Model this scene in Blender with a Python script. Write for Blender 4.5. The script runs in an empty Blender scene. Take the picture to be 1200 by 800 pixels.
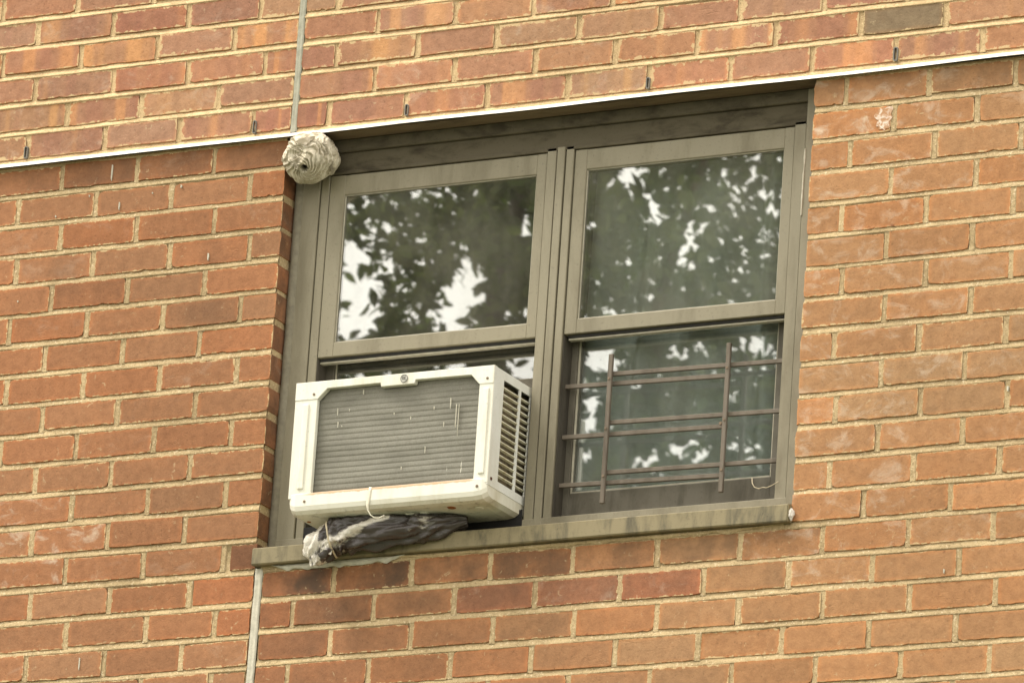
import bpy, bmesh, math, random
import numpy as np
from mathutils import Vector, Matrix, noise as mnoise
random.seed(7); rng = np.random.default_rng(11)
R_ = math.radians
S = bpy.context.scene
COL = S.collection

# ------------------------------------------------------------------ camera
CAM = Vector((8.540, -14.517, -5.7537))
RT = Vector((0.885254, 0.460647, 0.064264)); UP = Vector((0.084545, -0.295241, 0.951675)); FW = Vector((-0.457360, 0.837041, 0.300309))
FPX = 9103.08
cd = bpy.data.cameras.new('camera'); cam = bpy.data.objects.new('camera', cd); COL.objects.link(cam)
m = Matrix.Identity(4)
for i in range(3): m[i][0], m[i][1], m[i][2], m[i][3] = RT[i], UP[i], -FW[i], CAM[i]
cam.matrix_world = m
cd.sensor_width = 36.0; cd.lens = FPX / 1200 * 36; cd.clip_start = .1; cd.clip_end = 2000
cd.dof.use_dof = True; cd.dof.focus_distance = 17.55; cd.dof.aperture_fstop = 14
S.camera = cam
def pix(p):                                   # where a world point falls in the 1200 x 800 photograph
    d = Vector(p) - CAM; w = d.dot(FW)
    return 600 + FPX * d.dot(RT) / w, 400 - FPX * d.dot(UP) / w

# ------------------------------------------------------------------ sky, sun, exposure
SUN_EL, SUN_AZ = 58, 236                      # azimuth clockwise from +Y
W = bpy.data.worlds.new('World'); S.world = W; W.use_nodes = True
nt = W.node_tree; nt.nodes.clear()
sky = nt.nodes.new('ShaderNodeTexSky'); sky.sky_type = 'NISHITA'; sky.sun_disc = False
sky.sun_elevation = R_(SUN_EL); sky.sun_rotation = R_(SUN_AZ); sky.dust_density = 4; sky.air_density = 1.2
mx = nt.nodes.new('ShaderNodeMix'); mx.data_type = 'RGBA'; mx.inputs[0].default_value = .82
mx.inputs[7].default_value = (16.3, 15.4, 14.1, 1)         # thin bright overcast over the clear sky
bg = nt.nodes.new('ShaderNodeBackground'); bg.inputs[1].default_value = .12
wo = nt.nodes.new('ShaderNodeOutputWorld')
nt.links.new(sky.outputs[0], mx.inputs[6]); nt.links.new(mx.outputs[2], bg.inputs[0]); nt.links.new(bg.outputs[0], wo.inputs[0])
sl = bpy.data.lights.new('sun', 'SUN'); sl.energy = 2.5; sl.angle = R_(18); sl.color = (1, .95, .86)
so = bpy.data.objects.new('sun', sl); COL.objects.link(so)
_az, _el = R_(SUN_AZ), R_(SUN_EL)
sd = Vector((math.sin(_az) * math.cos(_el), math.cos(_az) * math.cos(_el), math.sin(_el)))
so.rotation_euler = sd.to_track_quat('Z', 'Y').to_euler(); so.location = (-4, -9, 9)
vs = S.view_settings; vs.view_transform = 'Standard'; vs.look = 'None'; vs.gamma = 1; vs.use_curve_mapping = False
vs.exposure = .58
S.render.engine = 'CYCLES'

# ------------------------------------------------------------------ helpers: objects
def tag(o, label=None, cat=None, group=None, kind=None):
    if label: o['label'] = label
    if cat: o['category'] = cat
    if group: o['group'] = group
    if kind: o['kind'] = kind
    return o
def empty(name, loc, label=None, cat=None, group=None):
    o = bpy.data.objects.new(name, None); o.location = loc; COL.objects.link(o); o.empty_display_size = .05
    return tag(o, label, cat, group)
def wloc(o):
    v = Vector((0, 0, 0))
    while o is not None: v = v + o.location; o = o.parent
    return v
def link(name, me, mat, parent=None, loc=None):
    o = bpy.data.objects.new(name, me); COL.objects.link(o)
    if mat is not None and not me.materials: me.materials.append(mat)
    if parent is not None: o.parent = parent
    if loc is not None: o.location = loc
    return o
class MB:
    """collects shapes in world coordinates, then links them as ONE mesh with its origin at org"""
    def __init__(s): s.bm = bmesh.new()
    def box(s, x0, x1, y0, y1, z0, z1, bev=.0012, seg=1):
        t = bmesh.new(); bmesh.ops.create_cube(t, size=1)
        for v in t.verts:
            v.co = Vector(((x0 + x1) / 2 + v.co.x * (x1 - x0), (y0 + y1) / 2 + v.co.y * (y1 - y0), (z0 + z1) / 2 + v.co.z * (z1 - z0)))
        if bev: bmesh.ops.bevel(t, geom=list(t.edges), offset=bev, segments=seg, profile=.6, affect='EDGES')
        s._merge(t); return s
    def obox(s, c, ax, ay, az, sx, sy, sz, bev=.001):
        t = bmesh.new(); bmesh.ops.create_cube(t, size=1)
        for v in t.verts: v.co = Vector(c) + ax * (v.co.x * sx) + ay * (v.co.y * sy) + az * (v.co.z * sz)
        if bev: bmesh.ops.bevel(t, geom=list(t.edges), offset=bev, segments=1, affect='EDGES')
        s._merge(t); return s
    def _merge(s, t):
        me = bpy.data.meshes.new('tmp'); t.to_mesh(me); t.free(); s.bm.from_mesh(me); bpy.data.meshes.remove(me)
    def extrude_x(s, prof, x0, x1, nseg=1, jit=0):
        """profile of (y, z) points swept along X, capped"""
        n = len(prof); rings = []
        for k in range(nseg + 1):
            x = x0 + (x1 - x0) * k / nseg
            dz = (mnoise.noise(Vector((x * 3.1, 7.7, 1.3))) * jit) if jit else 0
            dy = (mnoise.noise(Vector((x * 4.3, 2.7, 9.3))) * jit) if jit else 0
            rings.append([s.bm.verts.new((x, y + dy, z + dz)) for y, z in prof])
        for k in range(nseg):
            for i in range(n): s.bm.faces.new((rings[k][i], rings[k][(i + 1) % n], rings[k + 1][(i + 1) % n], rings[k + 1][i]))
        s.bm.faces.new(rings[0][::-1]); s.bm.faces.new(rings[-1]); return s
    def tube(s, pts, rad, n=8, cap=True):
        pts = [Vector(p) for p in pts]; rings = []
        rad = rad if isinstance(rad, (list, tuple)) else [rad] * len(pts)
        up = Vector((.31, .2, .93)).normalized()
        for k, p in enumerate(pts):
            d = (pts[min(k + 1, len(pts) - 1)] - pts[max(k - 1, 0)]).normalized()
            a = d.cross(up); a = a.normalized() if a.length > 1e-4 else d.orthogonal().normalized(); b = d.cross(a)
            rings.append([s.bm.verts.new(p + (a * math.cos(t) + b * math.sin(t)) * rad[k]) for t in [2 * math.pi * i / n for i in range(n)]])
        for k in range(len(rings) - 1):
            for i in range(n): s.bm.faces.new((rings[k][i], rings[k][(i + 1) % n], rings[k + 1][(i + 1) % n], rings[k + 1][i]))
        if cap: s.bm.faces.new(rings[0][::-1]); s.bm.faces.new(rings[-1])
        return s
    def cyl(s, c, axis, r, h, n=14, bev=0):
        c = Vector(c); axis = Vector(axis).normalized(); a = axis.orthogonal().normalized(); b = axis.cross(a)
        r1 = []; r2 = []
        for i in range(n):
            t = 2 * math.pi * i / n; o = a * math.cos(t) * r + b * math.sin(t) * r
            r1.append(s.bm.verts.new(c + o)); r2.append(s.bm.verts.new(c + axis * h + o * (.8 if bev else 1)))
        for i in range(n): s.bm.faces.new((r1[i], r1[(i + 1) % n], r2[(i + 1) % n], r2[i]))
        s.bm.faces.new(r1[::-1]); s.bm.faces.new(r2); return s
    def prism(s, poly, y0, y1):
        """(x, z) outline given thickness from y0 to y1"""
        f = [s.bm.verts.new((x, y0, z)) for x, z in poly]; b = [s.bm.verts.new((x, y1, z)) for x, z in poly]; n = len(poly)
        s.bm.faces.new(f); s.bm.faces.new(b[::-1])
        for i in range(n): s.bm.faces.new((f[i], b[i], b[(i + 1) % n], f[(i + 1) % n]))
        return s
    def build(s, name, mat, parent=None, org=None, smooth=False, fixn=True):
        base = wloc(parent) if parent is not None else Vector((0, 0, 0))
        if org is None: org = base
        org = Vector(org)
        if fixn: bmesh.ops.recalc_face_normals(s.bm, faces=list(s.bm.faces))
        for v in s.bm.verts: v.co -= org
        me = bpy.data.meshes.new(name); s.bm.to_mesh(me); s.bm.free()
        if smooth: me.polygons.foreach_set('use_smooth', [True] * len(me.polygons))
        return link(name, me, mat, parent, org - base)

# ------------------------------------------------------------------ helpers: materials
class NT:
    def __init__(s, name):
        s.m = bpy.data.materials.new(name); s.m.use_nodes = True; s.t = s.m.node_tree; s.t.nodes.clear()
        s.out = s.t.nodes.new('ShaderNodeOutputMaterial')
    def n(s, typ, **kw):
        o = s.t.nodes.new(typ)
        for k, v in kw.items(): setattr(o, k, v)
        return o
    def l(s, a, b): s.t.links.new(a, b)
    def setin(s, sock, v):
        if hasattr(v, 'node'): s.l(v, sock)
        else:
            if isinstance(v, tuple) and len(v) == 3 and sock.type == 'RGBA': v = v + (1,)
            sock.default_value = v
    def math(s, op, a, b=0, c=None, clamp=False):
        o = s.n('ShaderNodeMath', operation=op); o.use_clamp = clamp
        s.setin(o.inputs[0], a); s.setin(o.inputs[1], b)
        if c is not None: s.setin(o.inputs[2], c)
        return o.outputs[0]
    def mix(s, f, a, b, mode='MIX'):
        o = s.n('ShaderNodeMix', data_type='RGBA', blend_type=mode); o.clamp_factor = True
        s.setin(o.inputs[0], f); s.setin(o.inputs[6], a); s.setin(o.inputs[7], b); return o.outputs[2]
    def noise(s, vec, scale, detail=4, rough=.55, dist=0):
        o = s.n('ShaderNodeTexNoise'); o.inputs['Scale'].default_value = scale; o.inputs['Detail'].default_value = detail
        o.inputs['Roughness'].default_value = rough; o.inputs['Distortion'].default_value = dist
        if vec is not None: s.l(vec, o.inputs['Vector'])
        return o.outputs[0]
    def ramp(s, f, lo, hi, a=0., b=1.):
        o = s.n('ShaderNodeMapRange', interpolation_type='SMOOTHSTEP')
        s.setin(o.inputs[0], f); o.inputs[1].default_value = lo; o.inputs[2].default_value = hi; o.inputs[3].default_value = a; o.inputs[4].default_value = b
        return o.outputs[0]
    def pos(s): return s.n('ShaderNodeNewGeometry').outputs['Position']
    def scl(s, vec, sc):
        o = s.n('ShaderNodeVectorMath', operation='MULTIPLY'); s.l(vec, o.inputs[0]); o.inputs[1].default_value = sc; return o.outputs[0]
    def sep(s, vec):
        o = s.n('ShaderNodeSeparateXYZ'); s.l(vec, o.inputs[0]); return o.outputs
    def prop(s, name):
        o = s.n('ShaderNodeAttribute', attribute_type='OBJECT'); o.attribute_name = name; return o.outputs['Fac']
    def bump(s, h, strength=.5, dist=.002, nrm=None):
        o = s.n('ShaderNodeBump'); o.inputs['Strength'].default_value = strength; o.inputs['Distance'].default_value = dist
        s.l(h, o.inputs['Height'])
        if nrm is not None: s.l(nrm, o.inputs['Normal'])
        return o.outputs[0]
    def bsdf(s, col, rough=.8, metal=0., nrm=None, spec=.3):
        o = s.n('ShaderNodeBsdfPrincipled')
        s.setin(o.inputs['Base Color'], col); s.setin(o.inputs['Roughness'], rough); s.setin(o.inputs['Metallic'], metal)
        s.setin(o.inputs['Specular IOR Level'], spec)
        if nrm is not None: s.l(nrm, o.inputs['Normal'])
        s.l(o.outputs[0], s.out.inputs[0]); return o

def mat_brick():
    t = NT('brick'); p = t.pos()
    oi = t.n('ShaderNodeObjectInfo'); base = oi.outputs['Color']; rnd = oi.outputs['Random']
    g = t.sep(t.n('ShaderNodeTexCoord').outputs['Generated'])
    n1 = t.noise(p, 14, 5, .6, .4); n2 = t.noise(p, 46, 6, .7); n3 = t.noise(p, 165, 4, .7)
    ex = t.math('ABSOLUTE', t.math('SUBTRACT', g[0], .5)); ez = t.math('ABSOLUTE', t.math('SUBTRACT', g[2], .5))
    e = t.math('MAXIMUM', t.ramp(ez, .30, .5), t.ramp(ex, .42, .5))
    e = t.math('ADD', e, t.math('MULTIPLY', t.math('SUBTRACT', n1, .5), 1.5), clamp=True)
    core = t.mix(1, base, (.84, .89, .93, 1), 'MULTIPLY'); edge = t.mix(1, base, (1.05, 1.0, .94, 1), 'MULTIPLY')
    c = t.mix(e, core, edge)
    # kiln-flash bands across the brick
    cb = t.n('ShaderNodeCombineXYZ'); t.l(t.math('MULTIPLY', g[0], 1.0), cb.inputs[0]); t.l(t.math('MULTIPLY', rnd, 91.0), cb.inputs[1])
    bn = t.noise(cb.outputs[0], 3.4, 1.0, .4)
    band = t.math('MULTIPLY', t.ramp(t.math('ADD', bn, t.math('MULTIPLY', t.math('SUBTRACT', n2, .5), .10)), .54, .67), t.prop('band'))
    c = t.mix(t.math('MULTIPLY', band, .6), c, t.mix(1, base, (1.4, 1.4, 1.05, 1), 'MULTIPLY'))
    dk = t.math('MULTIPLY', t.ramp(t.math('ADD', bn, t.math('MULTIPLY', t.math('SUBTRACT', n2, .5), .10)), .5, .40), t.prop('band'))
    c = t.mix(t.math('MULTIPLY', dk, .45), c, t.mix(1, base, (.74, .70, .82, 1), 'MULTIPLY'))
    # mottling, grit
    c = t.mix(t.ramp(n2, .35, .7, .0, .5), c, t.mix(1, c, (.6, .56, .55, 1), 'MULTIPLY'))
    c = t.mix(t.ramp(n3, .57, .70, 0, .5), c, t.mix(1, c, (1.4, 1.35, 1.25, 1), 'MULTIPLY'))
    c = t.mix(t.ramp(n3, .43, .31, 0, .55), c, t.mix(1, c, (.5, .48, .48, 1), 'MULTIPLY'))
    # soot on some bricks, drip-edge shade painted on the top course, salt bloom and mortar smears on others
    so_ = t.math('MULTIPLY', t.prop('soot_shade'), t.ramp(t.noise(p, 9, 4, .6), .34, .66), clamp=True)
    c = t.mix(so_, c, (.055, .042, .03, 1))
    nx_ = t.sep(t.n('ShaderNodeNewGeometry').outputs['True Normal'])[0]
    c = t.mix(t.math('MULTIPLY', t.ramp(nx_, .6, .9), t.ramp(t.noise(p, 22, 4, .6), .25, .7, .35, .75)), c, (.07, .045, .03, 1))  # right-facing ends darkened: shade of the returns painted in, with some grime
    w = t.noise(t.scl(p, (1, 1, 1.5)), 15, 6, .66, .7)
    ef = t.math('MULTIPLY', t.ramp(w, .50, .72, 0, .75), t.prop('salt'), clamp=True)
    c = t.mix(ef, c, (.56, .47, .36, 1))
    sm = t.math('MULTIPLY', t.ramp(t.noise(p, 55, 6, .7, .6), .60, .68), t.ramp(t.noise(p, 7, 2), .45, .6, .0, .45))
    c = t.mix(sm, c, (.52, .42, .25, 1))
    # crumbled arrises showing the darker body
    de0 = t.math('MULTIPLY', t.math('SUBTRACT', .5, ez), .0610)
    cb_ = t.math('MULTIPLY', t.ramp(t.noise(p, 70, 5, .7, .5), .60, .68), t.ramp(de0, .010, .001))
    c = t.mix(t.math('MULTIPLY', cb_, .8), c, (.13, .05, .024, 1))
    # mortar left on the arrises by the pointing trowel
    de = t.math('MINIMUM', t.math('MULTIPLY', t.math('SUBTRACT', .5, ez), .0610), t.math('MULTIPLY', t.math('SUBTRACT', .5, ex), .19))
    sme = t.ramp(t.math('SUBTRACT', t.math('MULTIPLY', t.ramp(t.noise(p, 58, 5, .7), .36, .68), t.math('MULTIPLY', t.prop('smear'), .0105)), de), -.0004, .0012, 0, .8)
    ny_ = t.math('ABSOLUTE', t.sep(t.n('ShaderNodeNewGeometry').outputs['True Normal'])[1]); sme = t.math('MULTIPLY', sme, t.ramp(ny_, .3, .6))
    c = t.mix(sme, c, (.52, .395, .215, 1))
    c = t.mix(t.ramp(t.noise(p, 2.1, 5, .6), .40, .68, 0, .30), c, t.mix(1, c, (.66, .64, .62, 1), 'MULTIPLY'))
    ht = t.math('ADD', t.math('MULTIPLY', n2, 1.3), t.math('MULTIPLY', n3, .9))
    cr = t.math('MULTIPLY', t.ramp(t.noise(t.scl(p, (1, 1, 2.2)), 19, 3, .5, 2.2), .60, .64), .9)
    ht = t.math('SUBTRACT', ht, t.math('MULTIPLY', cr, t.ramp(t.noise(p, 6, 2), .54, .66, 0, .5)))
    t.bsdf(c, .92, 0, t.bump(ht, .55, .0017), .2); return t.m
def mat_mortar(name, col, dark, light):
    t = NT(name); p = t.pos()
    n1 = t.noise(p, 11, 4, .6); n2 = t.noise(p, 150, 4, .75); n3 = t.noise(p, 330, 2, .6)
    c = t.mix(t.ramp(n1, .3, .7), dark, col)
    c = t.mix(t.ramp(n2, .55, .68, 0, .75), c, light)
    c = t.mix(t.ramp(n2, .44, .33, 0, .6), c, tuple(v * .42 for v in dark[:3]) + (1,))
    c = t.mix(t.ramp(t.noise(p, 2.1, 5, .6), .40, .68, 0, .4), c, t.mix(1, c, (.62, .60, .56, 1), 'MULTIPLY'))
    c = t.mix(t.ramp(t.noise(p, 24, 4, .65), .56, .72, 0, .5), c, t.mix(1, c, (.55, .52, .48, 1), 'MULTIPLY'))
    ht = t.math('ADD', n2, t.math('MULTIPLY', n3, .5))
    t.bsdf(c, .95, 0, t.bump(ht, .8, .003), .15); return t.m
def mat_paint(name, col, col2, rough=.5, scale=14, spec=.4, streak=(1, 1, .25), bumpd=.0006):
    t = NT(name); p = t.pos()
    n1 = t.noise(t.scl(p, streak), scale, 6, .65, .4); n2 = t.noise(p, 160, 4, .7)
    c = t.mix(t.ramp(n1, .42, .72), col, col2)
    c = t.mix(t.ramp(n2, .56, .74, 0, .5), c, tuple(v * .55 for v in col2[:3]) + (1,))
    t.bsdf(c, t.ramp(n1, .3, .7, rough, min(1, rough + .25)), 0, t.bump(t.math('ADD', n1, t.math('MULTIPLY', n2, .5)), .5, bumpd), spec); return t.m
def mat_plain(name, col, rough=.6, metal=0, spec=.4): 
    t = NT(name); p = t.pos(); n = t.noise(p, 60, 4, .65)
    c = t.mix(t.ramp(n, .3, .75), col, tuple(v * .7 for v in col[:3]) + (1,))
    t.bsdf(c, rough, metal, t.bump(n, .25, .0008), spec); return t.m
def mat_glass(name, refl, tint, dust):
    t = NT(name); p = t.pos()
    fr = t.n('ShaderNodeFresnel'); fr.inputs[0].default_value = 1.5
    wob = t.bump(t.noise(p, 2.3, 1, .4), .06, .004)
    gl = t.n('ShaderNodeBsdfGlossy'); gl.inputs[0].default_value = (1, 1, .97, 1); gl.inputs[1].default_value = .0
    t.l(wob, gl.inputs['Normal'])
    tr = t.n('ShaderNodeBsdfTransparent'); tr.inputs[0].default_value = tint
    m1 = t.n('ShaderNodeMixShader'); t.l(t.math('ADD', t.math('MULTIPLY', fr.outputs[0], 1.4), refl, clamp=True), m1.inputs[0])
    t.l(tr.outputs[0], m1.inputs[1]); t.l(gl.outputs[0], m1.inputs[2])
    df = t.n('ShaderNodeBsdfDiffuse'); df.inputs[0].default_value = (.42, .40, .33, 1)
    d1 = t.ramp(t.noise(t.scl(p, (1, 1, .6)), 7, 5, .65, .5), .3, .75, .25, 1.0)
    sp = t.ramp(t.noise(p, 320, 2, .5), .66, .72, 0, 2.2)
    m2 = t.n('ShaderNodeMixShader'); t.l(t.math('MULTIPLY', t.math('ADD', d1, sp), dust, clamp=True), m2.inputs[0])
    t.l(m1.outputs[0], m2.inputs[1]); t.l(df.outputs[0], m2.inputs[2]); t.l(m2.outputs[0], t.out.inputs[0]); return t.m

M = {}
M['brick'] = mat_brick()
M['mortar'] = mat_mortar('mortar_lower', (.485, .370, .208, 1), (.355, .265, .145, 1), (.74, .61, .42, 1))
M['mortar_up'] = mat_mortar('mortar_upper', (.61, .45, .25, 1), (.47, .34, .185, 1), (.74, .58, .36, 1))
M['frame'] = mat_paint('bronze_paint', (.205, .182, .122, 1), (.155, .136, .090, 1), .5)
M['head'] = mat_paint('shaded_grimy_head_paint', (.088, .074, .046, 1), (.044, .036, .023, 1), .7, 26, .25, (.45, 1, 1))  # shade under the drip edge painted into the head colour, over mottled grime
M['sill'] = mat_paint('stained_sill_paint', (.20, .165, .09, 1), (.085, .075, .048, 1), .55, 26, .35, (1, 1, .3))
M['bead'] = mat_plain('glazing_bead', (.36, .33, .25, 1), .5)
M['gasket'] = mat_plain('black_gasket', (.02, .019, .016, 1), .7)
M['white_metal'] = mat_paint('white_case_paint', (.66, .65, .56, 1), (.53, .505, .395, 1), .38, 13, .45, (1, 1, .18))
M['recess_shade'] = mat_paint('painted_recess_shade', (.045, .038, .026, 1), (.025, .02, .014, 1), .7, 20)  # dark colour painted in as shade beside the lower sashes
M['sash_low'] = mat_paint('grimy_sash_paint', (.095, .084, .060, 1), (.055, .048, .034, 1), .6, 16)
M['bar'] = mat_paint('guard_paint', (.125, .102, .074, 1), (.08, .063, .044, 1), .5, 30)
M['caulk_grey'] = mat_plain('grey_sealant', (.36, .35, .27, 1), .8)
M['caulk_pale'] = mat_plain('pale_sealant', (.52, .49, .39, 1), .8)
M['caulk_jamb'] = mat_plain('jamb_sealant', (.185, .165, .115, 1), .8)
M['steel'] = mat_paint('bright_drip_edge', (.83, .81, .78, 1), (.60, .53, .42, 1), .3, 22, .5, (.5, 1, 1))
M['angle'] = mat_paint('rusty_steel_angle', (.16, .115, .065, 1), (.075, .055, .036, 1), .85, 16, .2, (.25, 1, 1))
M['screw'] = mat_plain('screw_metal', (.20, .15, .10, 1), .5, .6)
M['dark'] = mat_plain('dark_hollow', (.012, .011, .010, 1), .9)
M['room'] = mat_plain('room_paint', (.16, .15, .125, 1), .9)
M['glass_up'] = mat_glass('window_glass_upper', .21, (.93, .96, .93, 1), .135)
M['glass_low'] = mat_glass('window_glass_lower', .15, (.94, .97, .96, 1), .12)
M['wire'] = mat_plain('pale_cord', (.55, .47, .32, 1), .8)
M['strap'] = mat_plain('white_plastic_strap', (.70, .66, .52, 1), .5)

# ------------------------------------------------------------------ ground and far facade
GZ = -7.35
def mat_ground():
    t = NT('pavement_ground'); p = t.pos(); n = t.noise(p, .6, 6, .6); n2 = t.noise(p, 30, 4, .6)
    c = t.mix(t.ramp(n, .35, .65), (.10, .14, .05, 1), (.22, .21, .18, 1)); c = t.mix(t.ramp(n2, .3, .8, 0, .5), c, (.08, .08, .06, 1))
    t.bsdf(c, .95, 0, t.bump(n2, .4, .02), .1); return t.m
g = MB(); 
for v in ((-300, -300), (300, -300), (300, 300), (-300, 300)): g.bm.verts.new((v[0], v[1], GZ))
g.bm.faces.new(list(g.bm.verts)); tag(g.build('ground', mat_ground()), kind='structure')

# ------------------------------------------------------------------ the brick wall
BX, BZ, HJ = .2032, .0735, .0134
UB, UZ0 = .0702, .0133                                   # upper courses: height, bottom of the first course
XL, XR = -1.12, 2.17
JL, JR = -.010, 1.326                                     # masonry edges of the window opening
NLOW, NUP = 22, 9
LJ = {0: [-0.609, -0.408, -0.203], 1: [-0.723, -0.513, -0.31, -0.102], 2: [-0.601, -0.396, -0.19], 3: [-0.713, -0.506, -0.301, -0.091], 4: [-0.612, -0.408, -0.203], 5: [-0.718, -0.51, -0.306, -0.103], 6: [-0.614, -0.407, -0.205], 7: [-0.711, -0.505, -0.302, -0.099], 8: [-0.609, -0.408, -0.203], 9: [-0.714, -0.51, -0.304, -0.1], 10: [-0.611, -0.41, -0.203], 11: [-0.509, -0.307, -0.103], 12: [-0.608, -0.405, -0.204], 13: [-0.51, -0.306, -0.097], 14: [-0.597, -0.387, -0.178], 15: [-0.495, -0.284, -0.105], 16: [-0.596, -0.389, -0.186], 17: [-0.286, -0.104], 18: [-.597, -.39, -.186], 19: [-.286, -.104], 20: [-.39, -.186], 21: [-.286, -.104]}
RJ = {0: [1.403, 1.605, 1.812], 1: [1.523, 1.724], 2: [1.421, 1.625, 1.833], 3: [1.524, 1.728], 4: [1.409, 1.612, 1.82], 5: [1.522, 1.726], 6: [1.417, 1.618, 1.823], 7: [1.524, 1.73], 8: [1.408, 1.611, 1.818], 9: [1.524, 1.723], 10: [1.419, 1.623, 1.829], 11: [1.524, 1.726], 12: [1.413, 1.613, 1.817], 13: [1.499, 1.706], 14: [0.195, 0.393, 0.592, 0.797, 1.004, 1.206, 1.405, 1.609, 1.81], 15: [0.096, 0.303, 0.506, 0.708, 0.917, 1.122, 1.328, 1.528, 1.732], 16: [0.198, 0.404, 0.607, 0.809, 1.012, 1.211, 1.414, 1.619, 1.822], 17: [0.093, 0.3, 0.507, 0.708, 0.915, 1.117, 1.321, 1.526, 1.732], 18: [.198, .402, .605, 0.805, 1.005, 1.203, 1.404, 1.607, 1.816], 19: [0.095, 0.3, 0.507, 0.708, 0.915, 1.117, 1.321, 1.526, 1.732], 20: [.198, .402, .605, 0.805, 1.005, 1.203, 1.404, 1.607, 1.816], 21: [0.095, 0.3, 0.507, 0.708, 0.915, 1.117, 1.321, 1.526, 1.732]}
UJ = {0: [-0.709, -0.5, -0.301, -0.104, 0.094, 0.293, 0.504, 0.708, 0.912, 1.116, 1.316, 1.522, 1.73], 1: [-0.61, -0.408, -0.202, 0.208, 0.415, 0.621, 0.824, 1.028, 1.224, 1.433, 1.638], 2: [-0.703, -0.49, -0.291, -0.085, 0.102, 0.313, 0.516, 0.728, 0.933, 1.133, 1.338], 3: [-0.796, -0.585, -0.378, -0.172, 0.206, 0.407, 0.607, 0.809], 4: [-0.707, -0.503, -0.301, -0.109, 0.096], 5: [-0.81, -0.606, -.4, -.2, .206], 6: [-.707, -.3, -.1, .096], 7: [-.4, -.2, .206], 8: [-.3, -.1, .096]}
LDZ = {12: -.002, 13: -.004, 14: -.008, 15: -.009, 16: -.008}
def ldz(c): return LDZ.get(c, 0 if c < 12 else -.008)
wall = empty('brick_wall', (.65, 0, GZ), 'red brick wall with tan mortar framing the window above the bright drip edge', 'wall')
WL = wloc(wall)

# --- brick shapes shared by all bricks of a size class
def brick_mesh(name, ln, ht, seed):
    r = random.Random(seed); n = 20; dep = .1
    per = []
    nl, ns = 13, 4
    for side in range(4):
        k = nl if side % 2 == 0 else ns
        for i in range(k):
            f = i / k
            if side == 0: x, z = -ln / 2 + ln * f, -ht / 2
            elif side == 1: x, z = ln / 2, -ht / 2 + ht * f
            elif side == 2: x, z = ln / 2 - ln * f, ht / 2
            else: x, z = -ln / 2, ht / 2 - ht * f
            corner = i == 0
            jx, jz = r.gauss(0, .0004), r.gauss(0, .00045)
            if corner: 
                c = r.choice((.0003, .0005, .0008, .0012, .0012, .0032)); jx -= math.copysign(c, x); jz -= math.copysign(c, z)
            elif r.random() < .05:
                c = r.uniform(.0010, .0028)
                if side % 2 == 0: jz -= math.copysign(c, z)
                else: jx -= math.copysign(c * .6, x)
            per.append((x + jx, z + jz))
    n = len(per); vs_ = []; fs = []
    for x, z in per:
        ins = r.uniform(.0004, .0011); l_ = math.hypot(x, z)
        vs_.append((x - math.copysign(min(ins, abs(x)), x), abs(r.gauss(0, .00012)), z - math.copysign(min(ins, abs(z)), z)))
    for x, z in per: vs_.append((x, r.uniform(.0006, .0016), z))
    for x, z in per: vs_.append((x, dep, z))
    vs_.append((-ln * .22, -.0001, r.gauss(0, .004))); vs_.append((ln * .22, -.0001, r.gauss(0, .004)))
    A, B = 3 * n, 3 * n + 1
    for i in range(n):
        j = (i + 1) % n
        mid = (vs_[i][0] + vs_[j][0]) / 2
        c = A if mid < 0 else B
        ci = A if vs_[i][0] < 0 else B; cj = A if vs_[j][0] < 0 else B
        if ci == cj: fs.append((i, j, ci))
        else: fs.append((i, j, cj, ci))
        fs.append((i, n + i, n + j, j)); fs.append((n + i, 2 * n + i, 2 * n + j, n + j))
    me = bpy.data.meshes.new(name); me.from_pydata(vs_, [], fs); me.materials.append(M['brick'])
    bm = bmesh.new(); bm.from_mesh(me); bmesh.ops.recalc_face_normals(bm, faces=list(bm.faces)); bm.to_mesh(me); bm.free()
    # an open box: the outside is what recalc must leave facing the street
    if sum(p.normal.y for p in me.polygons if abs(p.normal.y) > .8) > 0: me.flip_normals()
    return me
FULL = [brick_mesh('brick_full', .1905, .060, 100 + i) for i in range(26)]
HALF = [brick_mesh('brick_half', .0900, .060, 300 + i) for i in range(10)]
far_bricks = []; nb = [0]
def brick(x0, x1, zc, h, y0, col, band=0., soot_shade=0., salt=0., tilt=None, smear=.5):
    x0 += random.uniform(-.0012, .0016); x1 -= random.uniform(-.0012, .0016); h += random.gauss(0, .0012)
    ln = x1 - x0
    if ln < .012: return
    xm = (x0 + x1) / 2
    pool = FULL if ln > .14 else HALF; base = .1905 if ln > .14 else .09
    me = random.choice(pool)
    flip = random.random() < .5
    loc = Vector((xm, y0 + random.gauss(0, .0007), zc + random.gauss(0, .0014)))
    rot = (random.gauss(0, .006), (math.pi if flip else 0) + (tilt if tilt is not None else random.gauss(0, .005)), random.gauss(0, .004))
    sc = (ln / base, 1, h / .060)
    px, py = pix(loc)
    vis = any(-2 < q[0] < 1202 and -2 < q[1] < 802 for q in (pix((x, y0, zc + dz)) for x in (x0, xm, x1) for dz in (-h / 2, h / 2)))
    o = bpy.data.objects.new('brick', me)
    o.location = loc - WL; o.rotation_euler = rot; o.scale = sc; o.parent = wall
    if vis:
        COL.objects.link(o); o.color = (*col, 1); o['band'] = band; o['soot_shade'] = soot_shade; o['salt'] = salt; o['smear'] = smear * random.uniform(.4, 1.3); nb[0] += 1
    else:
        mw = Matrix.LocRotScale(loc, __import__('mathutils').Euler(rot), Vector(sc)); far_bricks.append((me, mw)); bpy.data.objects.remove(o)
def vcol(base, var=.12, hue=.06):
    f = 1 + random.gauss(0, var); h = random.gauss(0, hue)
    return tuple(max(.01, v) for v in (base[0] * f * (1 + h * .25), base[1] * f * (1 - h * .5), base[2] * f * (1 - h)))
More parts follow.
